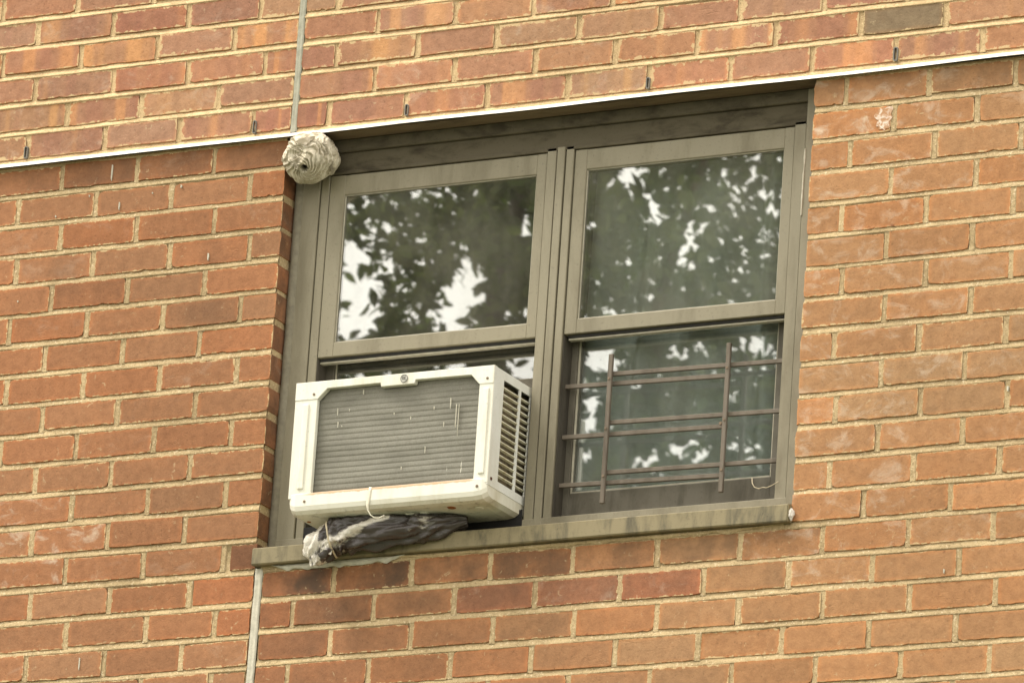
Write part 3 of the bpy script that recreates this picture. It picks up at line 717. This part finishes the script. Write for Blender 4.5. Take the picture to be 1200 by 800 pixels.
# drip tray with rounded lower edge
b = MB()
tp = [(AY - .004, -.8985), (AY - .0055, -.900), (AY - .0055, -.928), (AY - .0025, -.938), (AY + .006, -.945), (AY + .02, -.9475), (.12, -.9455), (.12, -.910), (AY + .013, -.909), (AY + .001, -.9075), (AY + .001, -.8985)]
n = len(tp); secs = []
for x, ins in ((AX0 + .003, 1), (AX0 + .010, .35), (AX0 + .022, 0), (.25, 0), (.38, 0), (.5, 0), (AX1 - .030, 0), (AX1 - .012, .25), (AX1 - .001, .9)):
    secs.append([b.bm.verts.new((x, y + (.010 * ins if y < 0 else 0), z + (.012 * ins if z < -.92 else 0))) for y, z in tp])
for k in range(len(secs) - 1):
    for i in range(n): b.bm.faces.new((secs[k][i], secs[k][(i + 1) % n], secs[k + 1][(i + 1) % n], secs[k + 1][i]))
b.bm.faces.new(secs[0]); b.bm.faces.new(secs[-1][::-1])
tray = b.build('drip_tray', Mc, ac)
b = MB(); b.box(.40, .455, -.06, -.045, -.9495, -.9455, .001); b.build('tray_rib', Wm, tray)
for cx_, cy_, mt in ((.525, -.075, mat_plain('rust_spot', (.30, .10, .03, 1), .9)), (.585, -.055, Wm), (.155, -.06, mat_plain('rust_spot_small', (.34, .13, .04, 1), .9))):
    b = MB(); b.cyl((cx_, cy_, -.9468), (0, 0, -1), .011 if cx_ > .2 else .005, .0018, 16, 1); b.build('knockout', mt, tray)
# side panel with two columns of louvres
SY0, SY1, SZ1, SZ0 = AY + .001, .36, AZ1 - .001, -.912
c1, c2, c3, c4 = -.064, .010, .018, .062
LZ1, LZ0 = -.658, -.8925
b = MB(); sx0, sx1 = AX1 - .0035, AX1 + .0002
b.box(sx0, sx1, SY0, c1, SZ0, SZ1, .0008); b.box(sx0, sx1, c2, c3, LZ0, LZ1, 0); b.box(sx0, sx1, c4, SY1, SZ0, SZ1, 0)
b.box(sx0, sx1 - .0001, c1 - .001, c4 + .001, LZ1, SZ1 - .0004, 0); b.box(sx0, sx1 - .0001, c1 - .001, c4 + .001, SZ0 + .0004, LZ0, 0)
side = b.build('side_panel', mat_paint('side_paint', (.68, .685, .64, 1), (.60, .59, .52, 1), .42, 10, .4), ac)
b = MB(); b.box(AX1 - .05, AX1 - .020, -.07, .1, LZ0 - .004, LZ1 + .004, 0); b.build('inner_baffle', mat_paint('dirty_inside', (.14, .11, .06, 1), (.05, .04, .025, 1), .8, 40), ac)
NL = 15; pit = (LZ1 - LZ0) / NL
lm = mat_paint('louvre_paint', (.72, .69, .55, 1), (.52, .45, .28, 1), .45, 45, .4)
lme = {}
for y0, y1 in ((c1, c2), (c3, c4)):
    for k in range(1, NL):
        z = LZ1 - k * pit
        key = y0
        if key not in lme:
            q = MB(); prof = [(0, .0008), (-.0052, -.0022), (-.0052, -.0034), (0, -.0014)]
            # a blade pressed inward: profile in (x, z), swept along y
            v1 = [q.bm.verts.new((x, y0, zz_)) for x, zz_ in prof]; v2 = [q.bm.verts.new((x, y1, zz_ - .0)) for x, zz_ in prof]
            for i in range(4): q.bm.faces.new((v1[i], v1[(i + 1) % 4], v2[(i + 1) % 4], v2[i]))
            q.bm.faces.new(v1[::-1]); q.bm.faces.new(v2); bmesh.ops.recalc_face_normals(q.bm, faces=list(q.bm.faces))
            me = bpy.data.meshes.new('louver'); q.bm.to_mesh(me); q.bm.free(); me.materials.append(lm); lme[key] = me
        o = link('louver', lme[key], None, side); o.location = Vector((sx1 - .0006, 0, z)) - wloc(side)
# screws, emblem
for x, z in ((AX0 + .048, AZ1 - .030), (AX1 - .016, AZ1 - .030), (AX0 + .046, -.918), (AX1 - .022, -.9165)):
    b = MB(); b.cyl((x, AY - .001 if z > -.9 else AY - .0052, z), (0, -1, 0), .0034, .0022, 14, 1); b.build('screw', M['screw'], ac)
for y, z in ((-.096, -.895),):
    b = MB(); b.cyl((AX1, y, z), (1, 0, 0), .0042, .002, 14, 1); b.build('screw', mat_plain('rusty_screw', (.10, .035, .015, 1), .8), ac)
ex, ez = .4035, AZ1 - .0125
b = MB(); b.cyl((ex, AY - .0014, ez), (0, -1, 0), .0098, .0012, 24); em = b.build('emblem', mat_plain('emblem_pale', (.55, .54, .46, 1), .4, .2), ac)
b = MB(); gm = mat_plain('emblem_grey', (.16, .16, .15, 1), .4, .3)
b.tube([(ex + .0086 * math.cos(t), AY - .0030, ez + .0086 * math.sin(t)) for t in [2 * math.pi * i / 24 for i in range(25)]], .0008, 6, False); b.build('emblem_ring', gm, em)
def script(pts): 
    q = MB(); q.tube([(ex + x * .001, AY - .0030, ez + z * .001) for x, z in pts], .0006, 5); q.build('emblem_letter', gm, em)
script([(-.6, 3.2), (-1.6, 4.4), (-3.6, 3.6), (-4.8, .6), (-4.0, -2.6), (-2.4, -3.4), (-1.2, -1.8), (-.8, .8), (-2.6, .2)])
script([(1.0, .6), (2.4, 1.6), (3.4, 3.4), (2.4, 4.4), (1.2, 2.8), (.8, -.6), (1.6, -3.2), (3.2, -3.2), (4.6, -1.2)])

# ------------------------------------------------------------------ hornet nest
def mat_nest():
    t = NT('grey_paper'); p = t.pos()
    at = t.n('ShaderNodeAttribute'); at.attribute_name = 'swirl'; at2 = t.n('ShaderNodeAttribute'); at2.attribute_name = 'hole'
    n = t.noise(p, 90, 4, .65); n2 = t.noise(p, 400, 3, .6)
    s1 = t.math('FRACT', t.math('ADD', t.math('MULTIPLY', at.outputs['Fac'], 1.0), t.math('MULTIPLY', n, .45)))
    c = t.mix(t.ramp(s1, .25, .8), (.36, .315, .22, 1), (.62, .56, .44, 1))
    c = t.mix(t.ramp(s1, .12, .02, 0, .7), c, (.24, .20, .13, 1)); c = t.mix(t.ramp(n2, .3, .8, 0, .25), c, (.32, .28, .20, 1))
    c = t.mix(t.ramp(t.noise(p, 42, 4, .6), .45, .62, 0, .65), c, (.60, .55, .44, 1)); c = t.mix(t.ramp(t.noise(p, 33, 3, .6), .42, .30, 0, .6), c, (.33, .29, .21, 1))
    c = t.mix(at2.outputs['Fac'], c, (.03, .024, .018, 1))
    t.bsdf(c, .9, 0, t.bump(t.math('ADD', s1, t.math('MULTIPLY', n2, .4)), .5, .0015), .15); return t.m
def make_nest():
    NC = Vector((.058, -.006, -.058)); RR = .0600
    tc = (CAM - NC).normalized()
    ax = (tc * .84 - RT * .30 - UP * .42).normalized()                # towards the entrance hole
    a1 = UP.cross(ax).normalized(); a2 = ax.cross(a1)
    cup = (tc * .80 - RT * .55 + UP * .14).normalized()
    nth, nph = 110, 220; V = []; sw = []; ho = []
    for i in range(nth + 1):
        th = math.pi * i / nth
        for j in range(nph):
            ph = 2 * math.pi * j / nph
            d = ax * math.cos(th) + (a1 * math.cos(ph) + a2 * math.sin(ph)) * math.sin(th)
            q = 10 * ph / (2 * math.pi) - 3.4 * math.log(th + .15) + 1.3 * mnoise.noise(d * 1.7) + .35 * mnoise.noise(d * 6)
            fr = q % 1.0
            amp = .0064 * min(1, th / .35) * (1 - .35 * min(1, th / 2.2))
            r = RR + amp * (fr - .5) + .0075 * mnoise.noise(d * 1.7 + Vector((5, 0, 0))) + .0008 * mnoise.noise(d * 9)
            r += .0012 * math.sin(q * 2 * math.pi * 3) * min(1, th)
            h = max(0, 1 - th / .19)
            r -= .020 * h ** .7
            cd_ = math.acos(max(-1, min(1, d.dot(cup))))
            if cd_ < .42: r += -.013 * (1 - (cd_ / .36) ** 2 if cd_ < .36 else 0) + .0028 * math.sin(cd_ * 60) * (1 - cd_ / .42)
            if .34 < cd_ < .5: r += .004 * (1 - abs(cd_ - .42) / .08)
            p = NC + Vector((d.x * 1.04, d.y * 1.0, d.z * .97)) * r
            if p.z > -.0035: p.z = -.0035
            if p.y > .045: p.y = .045
            V.append(p); sw.append(q if cd_ > .42 else cd_ * 14); ho.append(min(1, h * 1.9))
    F_ = [(i * nph + j, i * nph + (j + 1) % nph, (i + 1) * nph + (j + 1) % nph, (i + 1) * nph + j) for i in range(nth) for j in range(nph)]
    root = empty('hornet_nest', (.058, 0, -.002), 'grey paper hornet nest under the drip edge at the top left window corner', 'nest')
    me = bpy.data.meshes.new('paper_shell'); me.from_pydata([tuple(v - wloc(root)) for v in V], [], F_)
    me.polygons.foreach_set('use_smooth', [True] * len(F_))
    for nm, arr in (('swirl', sw), ('hole', ho)):
        at = me.attributes.new(nm, 'FLOAT', 'POINT'); at.data.foreach_set('value', arr)
    mt = mat_nest(); link('paper_shell', me, mt, root)
    # loose scalloped flaps of paper on the shell
    def flap(c, nrm, tang, w, l, lift, seed):
        nrm = Vector(nrm).normalized(); tang = (Vector(tang) - nrm * Vector(tang).dot(nrm)).normalized(); bt = nrm.cross(tang)
        b = MB(); rows = []
        for i in range(9):
            u = i / 8; r = []
            for j in range(11):
                v = (j / 10 - .5) * 2
                x = v * w * (1 - .55 * u * u); y = u * l * (1 - .35 * v * v)
                d = (NC + nrm * RR + tang * y + bt * x - NC).normalized()
                rad = RR + .0012 + lift * u ** 2 * (1 - .5 * v * v) + .0012 * mnoise.noise(Vector((u * 3, v * 3, seed)))
                r.append(b.bm.verts.new(NC + d * rad))
            rows.append(r)
        for r1, r2 in zip(rows[:-1], rows[1:]):
            for k in range(10): b.bm.faces.new((r1[k], r1[k + 1], r2[k + 1], r2[k]))
        bmesh.ops.solidify(b.bm, geom=list(b.bm.faces), thickness=.0006)
        o = b.build('paper_flap', mt, root, smooth=True)
    flap(None, tc * .62 - RT * .25 + UP * .75, -UP * .75 + RT * .2, .026, .028, .006, 1)
    flap(None, tc * .62 + RT * .25 + UP * .72, -UP * .6 + RT * .45, .020, .026, .006, 2)
    flap(None, tc * .5 + RT * .80 - UP * .12, -UP * .85 - RT * .1, .014, .030, .008, 3)
    flap(None, tc * .75 - RT * .62 - UP * .05, -UP * .8 + RT * .4, .018, .024, .005, 4)
    flap(None, tc * .85 + RT * .30 + UP * .38, RT * .7 - UP * .5, .016, .026, .004, 5)
make_nest()

# ------------------------------------------------------------------ bundle of old plastic and cloth stuffed under the air conditioner
def mat_bundle():
    t = NT('grimy_plastic_sheet'); p = t.pos()
    at = t.n('ShaderNodeAttribute'); at.attribute_name = 'white'
    n = t.noise(t.scl(p, (.6, 1, 1.6)), 38, 5, .65, 1.2); n2 = t.noise(p, 140, 4, .7)
    w = t.math('ADD', at.outputs['Fac'], t.math('MULTIPLY', t.math('SUBTRACT', n, .5), 1.5))
    c = t.mix(t.ramp(w, .22, .7), (.042, .033, .029, 1), (.58, .54, .46, 1))
    c = t.mix(t.ramp(n2, .5, .75, 0, .6), c, (.05, .042, .03, 1))
    t.bsdf(c, .27, 0, t.bump(t.math('ADD', n, n2), .45, .003), .6); return t.m
def make_bundle():
    root = empty('cloth_bundle', (.28, -.05, -.985), 'crumpled bundle of dirty plastic and cloth wedged under the air conditioner', 'bundle')
    path = [(.170, -.062, -1.040), (.180, -.060, -1.024), (.197, -.056, -1.004), (.220, -.050, -.986), (.25, -.046, -.978), (.30, -.044, -.979), (.35, -.040, -.980), (.40, -.036, -.978), (.43, -.034, -.973), (.46, -.028, -.969), (.495, -.018, -.965), (.53, -.006, -.960)]
    rad = [.020, .030, .036, .040, .040, .037, .034, .033, .034, .031, .026, .012]
    NP, NA = 120, 72; V = []; wh = []
    P_ = [Vector(p) for p in path]
    def cr(arr, t):
        k = min(int(t), len(arr) - 2); f = t - k
        a, b_, c, d = arr[max(k - 1, 0)], arr[k], arr[k + 1], arr[min(k + 2, len(arr) - 1)]
        return (b_ * 2 + (c - a) * f + (a * 2 - b_ * 5 + c * 4 - d) * (f * f) + (b_ * 3 - a - c * 3 + d) * (f ** 3)) * .5
    for i in range(NP + 1):
        t = i / NP * (len(path) - 1.001); c = cr(P_, t); r0 = cr(rad, t)
        d = (cr(P_, min(t + .05, len(path) - 1.001)) - cr(P_, max(t - .05, 0))).normalized()
        a = d.cross(Vector((0, -1, .2))).normalized(); b_ = d.cross(a)
        for j in range(NA):
            ph = 2 * math.pi * j / NA; u = Vector((math.cos(ph) * 1.1, math.sin(ph) * 1.1, t * .30))
            tw = ph + t * .55
            fold = abs(((5 * ph / (2 * math.pi) + t * .42 + .75 * mnoise.noise(u * .9)) % 1) * 2 - 1)
            crump = 1.1 * abs(mnoise.noise(u * 1.5)) + .35 * abs(mnoise.noise(u * 4.5)); fine = abs(((13 * ph / (2 * math.pi) + t * .9 + 1.1 * mnoise.noise(u * 1.6)) % 1) * 2 - 1)
            r = r0 * (.66 + .30 * fold + .10 * fine + .42 * crump)
            off = a * math.cos(ph) * r + b_ * math.sin(ph) * r
            p = c + off
            # rests on the sill where it is over it, hangs free in front of it
            if p.y > -.024 and p.z < -.984: p.z = -.984
            if p.z > -.9475 and p.y > -.11 and p.x > .132: p.z = -.9475 - .002 * (1 + mnoise.noise(p * 60))
            V.append(p)
            px_, pz_ = p.x, p.z
            w1 = 1.15 * max(0, 1 - abs((pz_ + 1.018) - (px_ - .20) * .44) / .018) if .19 < px_ < .365 else 0
            w2 = .85 if px_ < .20 else 0
            w3 = .5 * max(0, 1 - abs(px_ - .455) / .03) if pz_ > -.985 else 0
            wh.append(max(w1, w2, w3) * .85 + (.42 * max(0, fold - .55) + .16 * max(0, fine - .6)) * (1.0 if px_ < .36 else .7))  # fold ridges whitened: their highlights are put into the colour
    F_ = [(i * NA + j, i * NA + (j + 1) % NA, (i + 1) * NA + (j + 1) % NA, (i + 1) * NA + j) for i in range(NP) for j in range(NA)]
    F_ += [tuple(range(NA))[::-1], tuple(range(NP * NA, NP * NA + NA))]
    o = wloc(root); me = bpy.data.meshes.new('crumpled_sheet'); me.from_pydata([tuple(v - o) for v in V], [], F_)
    at = me.attributes.new('white', 'FLOAT', 'POINT'); at.data.foreach_set('value', wh)
    me.polygons.foreach_set('use_smooth', [True] * len(F_)); mb_ = mat_bundle(); link('crumpled_sheet', me, mb_, root)
    b = MB(); c = Vector((.214, -.052, -.990)); d = Vector((.9, .2, .25)).normalized(); a = d.orthogonal().normalized(); e = d.cross(a)
    b.tube([c + (a * math.cos(t) + e * math.sin(t)) * (.0405 + .002 * math.sin(5 * t)) for t in [2 * math.pi * i / 26 for i in range(27)]], .0022, 7, False)
    b.build('tie_cord', M['wire'], root, smooth=True)
    # loose silvery end spilling over the sill
    b = MB(); rows = []; wv = []
    for i in range(26):
        f = i / 25; r_ = []
        for j in range(30):
            g2 = j / 29
            x = .176 + (.060 - .014 * f) * g2 + .006 * f * math.sin(g2 * 7) ; z = -.985 - .060 * f - .010 * f * math.sin(g2 * 5 + 1) + .014 * (g2 - .4) * f
            u = Vector((g2 * 5, f * 2.2, 4.4)); y = -.082 + .012 * f - .009 * abs(math.sin(g2 * 9 + 2 * mnoise.noise(u * .6))) - .009 * abs(mnoise.noise(u * 1.5)) - .005 * abs(mnoise.noise(u * 3.5)) + .03 * (1 - f) ** 3
            r_.append(b.bm.verts.new((x, y, z))); wv.append(.35 + .65 * abs(mnoise.noise(Vector((g2 * 4, f * 1.5, 2)))) * 2)
        rows.append(r_)
    for r1, r2 in zip(rows[:-1], rows[1:]):
        for k in range(29): b.bm.faces.new((r1[k], r1[k + 1], r2[k + 1], r2[k]))
    lo = b.build('loose_end', mb_, root, smooth=True); at = lo.data.attributes.new('white', 'FLOAT', 'POINT'); at.data.foreach_set('value', wv)
    md = lo.modifiers.new('thickness', 'SOLIDIFY'); md.thickness = .0012
make_bundle()
# white strap dangling from the front edge of the tray
b = MB(); sp = [(.3395, AY - .0062, -.8975), (.3395, AY - .0075, -.906), (.338, AY - .0075, -.922), (.336, AY - .009, -.938), (.3385, AY - .009, -.952), (.345, AY - .007, -.963), (.354, AY - .003, -.969), (.362, AY + .003, -.968), (.372, AY + .008, -.961)]
prev = None
for k, p in enumerate(sp):
    p = Vector(p); t = Vector(sp[min(k + 1, len(sp) - 1)]) - Vector(sp[max(k - 1, 0)]); sdv = t.cross(Vector((.15, -1, .1))).normalized() * (.0032 if k < 4 else .0013)
    cur = [b.bm.verts.new(p - sdv), b.bm.verts.new(p + sdv), b.bm.verts.new(p + sdv + Vector((0, .0012, 0))), b.bm.verts.new(p - sdv + Vector((0, .0012, 0)))]
    if prev:
        for i in range(4): b.bm.faces.new((prev[i], prev[(i + 1) % 4], cur[(i + 1) % 4], cur[i]))
    else: b.bm.faces.new(cur)
    prev = cur
b.bm.faces.new(prev[::-1])
tag(b.build('strap', M['strap'], None, sp[0], smooth=True), 'narrow white plastic strap dangling below the front of the air conditioner', 'strap')

# bird droppings and paint flecks on the wall face
b = MB()
for x, z, h_, w in ((-.474, -.020, .040, .0030), (-.447, -.114, .020, .0022), (-.197, -.262, .018, .0034), (-.451, -1.205, .030, .0028), (-.284, -.088, .008, .003), (-.617, -.130, .006, .0025), (-.53, -.088, .006, .002), (-.36, -.098, .005, .002), (1.70, -1.155, .010, .003), (1.83, -.755, .012, .004), (-.7, -.33, .005, .003), (.91, .062, .004, .02)):
    if w > .01: continue
    b.prism([(x - w / 2, z), (x + w * .4, z - .001), (x + w * .5, z - h_ * .5), (x + w * .1, z - h_), (x - w * .5, z - h_ * .8)], -.0032, .001)
tag(b.build('droppings', M['caulk_pale'], wall), kind='stuff')

# flaking salt crust on the brick right of the window head
for cx_, cz_, rx, rz, sd_, dep in ((1.500, -.110, .020, .027, 1, .0011), (1.322, -.385, .012, .018, 5, .0016), (1.374, -.54, .016, .022, 9, .0012)):
    bm_ = MB(); ring = []
    for k in range(30):
        a = 2 * math.pi * k / 30; q = 1 + .55 * mnoise.noise(Vector((math.cos(a) * 2, math.sin(a) * 2, sd_))) + .3 * mnoise.noise(Vector((math.cos(a) * 6, math.sin(a) * 6, sd_)))
        ring.append((cx_ + rx * q * math.cos(a), cz_ + rz * q * math.sin(a)))
    if sd_ == 1: bm_.prism(ring, -dep, .002); bm_.build('salt_crust', mat_paint('salt_crust_white', (.37, .205, .105, 1), (.74, .66, .57, 1), .9, 95, .2, (1, 1, 1), .002), wall)
    else: bm_.bm.free()

# ------------------------------------------------------------------ street trees opposite, seen only as reflections in the panes
def mat_leaf(name, c1, c2):
    t = NT(name); p = t.pos(); n = t.noise(p, 3.0, 3, .6); n2 = t.noise(p, 25, 2)
    c = t.mix(t.ramp(t.math('ADD', n, t.math('MULTIPLY', t.math('SUBTRACT', n2, .5), .5)), .35, .65), c1, c2)
    d = t.n('ShaderNodeBsdfDiffuse'); t.l(c, d.inputs[0]); tl = t.n('ShaderNodeBsdfTranslucent'); t.l(t.mix(1, c, (1.2, 1.35, .7, 1), 'MULTIPLY'), tl.inputs[0])
    mxs = t.n('ShaderNodeMixShader'); mxs.inputs[0].default_value = .3; t.l(d.outputs[0], mxs.inputs[1]); t.l(tl.outputs[0], mxs.inputs[2]); t.l(mxs.outputs[0], t.out.inputs[0]); return t.m
M['leaf'] = mat_leaf('leaf_green', (.06, .088, .024, 1), (.125, .16, .045, 1))
M['bark'] = mat_paint('bark', (.10, .08, .055, 1), (.05, .04, .03, 1), .95, 20, .1, (1, 1, .2), .01)
def tree(base, height, crown_c, crown_r, ncl, nleaf, label, seed, gaps=()):
    r = random.Random(seed); g_ = np.random.default_rng(seed)
    root = empty('street_tree', base, label, 'tree')
    bx, by, bz = base; b = MB()
    top = Vector(crown_c) + Vector((0, 0, crown_r[2] * .6))
    pts = [Vector(base) + Vector((0, 0, -.1))]; 
    for k in range(1, 9): f = k / 8; pts.append(Vector(base).lerp(top, f) + Vector((r.gauss(0, .08), r.gauss(0, .08), 0)))
    b.tube(pts, [.24, .2, .18, .16, .14, .11, .08, .05, .02], 10); b.build('trunk', M['bark'], root, smooth=True)
    cl = []
    while len(cl) < ncl:
        v = Vector((r.uniform(-1, 1), r.uniform(-1, 1), r.uniform(-1, 1)))
        if .25 < v.length < 1: cl.append(Vector(crown_c) + Vector((v.x * crown_r[0], v.y * crown_r[1], v.z * crown_r[2])))
    for k in range(10):
        e = cl[k]; s_ = pts[3 + k % 5]; mid = s_.lerp(e, .5) + Vector((0, 0, .25)); q = MB()
        q.tube([s_, s_.lerp(mid, .6), mid, mid.lerp(e, .6), e], [.06, .05, .04, .028, .012], 7); q.build('limb', M['bark'], root, smooth=True)
    tot = ncl * nleaf
    C = np.repeat(np.array([tuple(c) for c in cl]), nleaf, 0); rr = np.repeat(g_.uniform(.26, .52, ncl), nleaf)
    D = g_.normal(size=(tot, 3)); D /= np.linalg.norm(D, axis=1)[:, None]; D *= (g_.random(tot) ** .45 * rr)[:, None]; D[:, 2] *= .75
    Pc = C + D
    # openings in the crown, carved along the mirrored view to put bright patches in the panes
    keep = np.ones(tot, bool); ax_ = np.array((-.457, -.837, .300)); ax_ /= np.linalg.norm(ax_)
    wob = np.array([mnoise.noise(Vector(p) * 9) for p in Pc])
    for gx, gz, gr in gaps:
        q_ = Pc - np.array((gx, -11.6, gz)); q_ = q_ - np.outer(q_ @ ax_, ax_); keep &= np.linalg.norm(q_, axis=1) > gr * (1.0 + .9 * wob) + .008
    Pc = Pc[keep]; tot = len(Pc)
    n_ = g_.normal(size=(tot, 3)) + np.array([0, 0, .9]); n_ /= np.linalg.norm(n_, axis=1)[:, None]
    t_ = g_.normal(size=(tot, 3)); t_ -= n_ * (t_ * n_).sum(1)[:, None]; t_ /= np.linalg.norm(t_, axis=1)[:, None]; b2 = np.cross(n_, t_)
    s_ = g_.uniform(.028, .050, tot)[:, None]
    # six-sided leaf with a slight fold
    sh = [(-1, 0, 0), (-.35, .42, .12), (.35, .38, .12), (1, 0, -.12), (.35, -.38, .12), (-.35, -.42, .12)]
    Vv = np.stack([Pc + t_ * (a * s_) + b2 * (c * s_) + n_ * (e * s_) for a, c, e in sh], 1).reshape(-1, 3) - np.array(base)
    me = bpy.data.meshes.new('crown'); nv = len(Vv); me.vertices.add(nv); me.vertices.foreach_set('co', Vv.ravel())
    me.loops.add(nv); me.loops.foreach_set('vertex_index', np.arange(nv, dtype=np.int32)); me.polygons.add(tot)
    me.polygons.foreach_set('loop_start', np.arange(0, nv, 6, dtype=np.int32)); me.update(calc_edges=True); me.validate()
    link('crown', me, M['leaf'], root)
GAPS = [(-6.57, 4.10, 0.07), (-6.53, 3.96, 0.09), (-6.54, 3.84, 0.09), (-6.60, 3.78, 0.05), (-6.47, 3.82, 0.05), (-6.03, 4.00, 0.03), (-6.06, 3.87, 0.07), (-6.08, 3.78, 0.08), (-6.00, 3.93, 0.05), (-5.83, 4.22, 0.04), (-5.79, 4.16, 0.03), (-5.79, 4.11, 0.02), (-6.20, 4.35, 0.02), (-6.51, 4.18, 0.03), (-6.41, 4.05, 0.03), (-5.93, 3.84, 0.02), (-5.28, 4.33, 0.05), (-5.34, 4.29, 0.03), (-5.16, 4.22, 0.03), (-5.14, 4.18, 0.02), (-5.21, 4.14, 0.03), (-5.47, 4.13, 0.02), (-5.00, 4.06, 0.04), (-5.03, 3.98, 0.03), (-5.19, 3.94, 0.02), (-4.77, 3.88, 0.02), (-4.83, 3.75, 0.02),
        (-5.49, 3.59, 0.04), (-5.41, 3.58, 0.05), (-5.47, 3.41, 0.05), (-5.49, 3.30, 0.04), (-5.09, 3.57, 0.03), (-4.76, 3.57, 0.04), (-5.25, 3.44, 0.02), (-5.18, 3.51, 0.02), (-5.04, 3.16, 0.05), (-5.19, 3.13, 0.05), (-4.97, 3.19, 0.04), (-4.74, 3.14, 0.05), (-4.92, 3.10, 0.03), (-5.48, 3.18, 0.03), (-5.35, 3.26, 0.02), (-5.69, 3.63, 0.03), (-5.77, 3.62, 0.03), (-6.55, 3.62, 0.05), (-6.08, 3.60, 0.03), (-5.84, 3.60, 0.03)]
tree((-7.9, -12.6, GZ), 13, (-5.7, -11.6, 3.6), (3.2, 1.8, 2.7), 1000, 90, 'leafy green tree across the street, mirrored in the window panes', 21, GAPS)
print('bricks in view', nb[0], 'beyond', len(far_bricks))
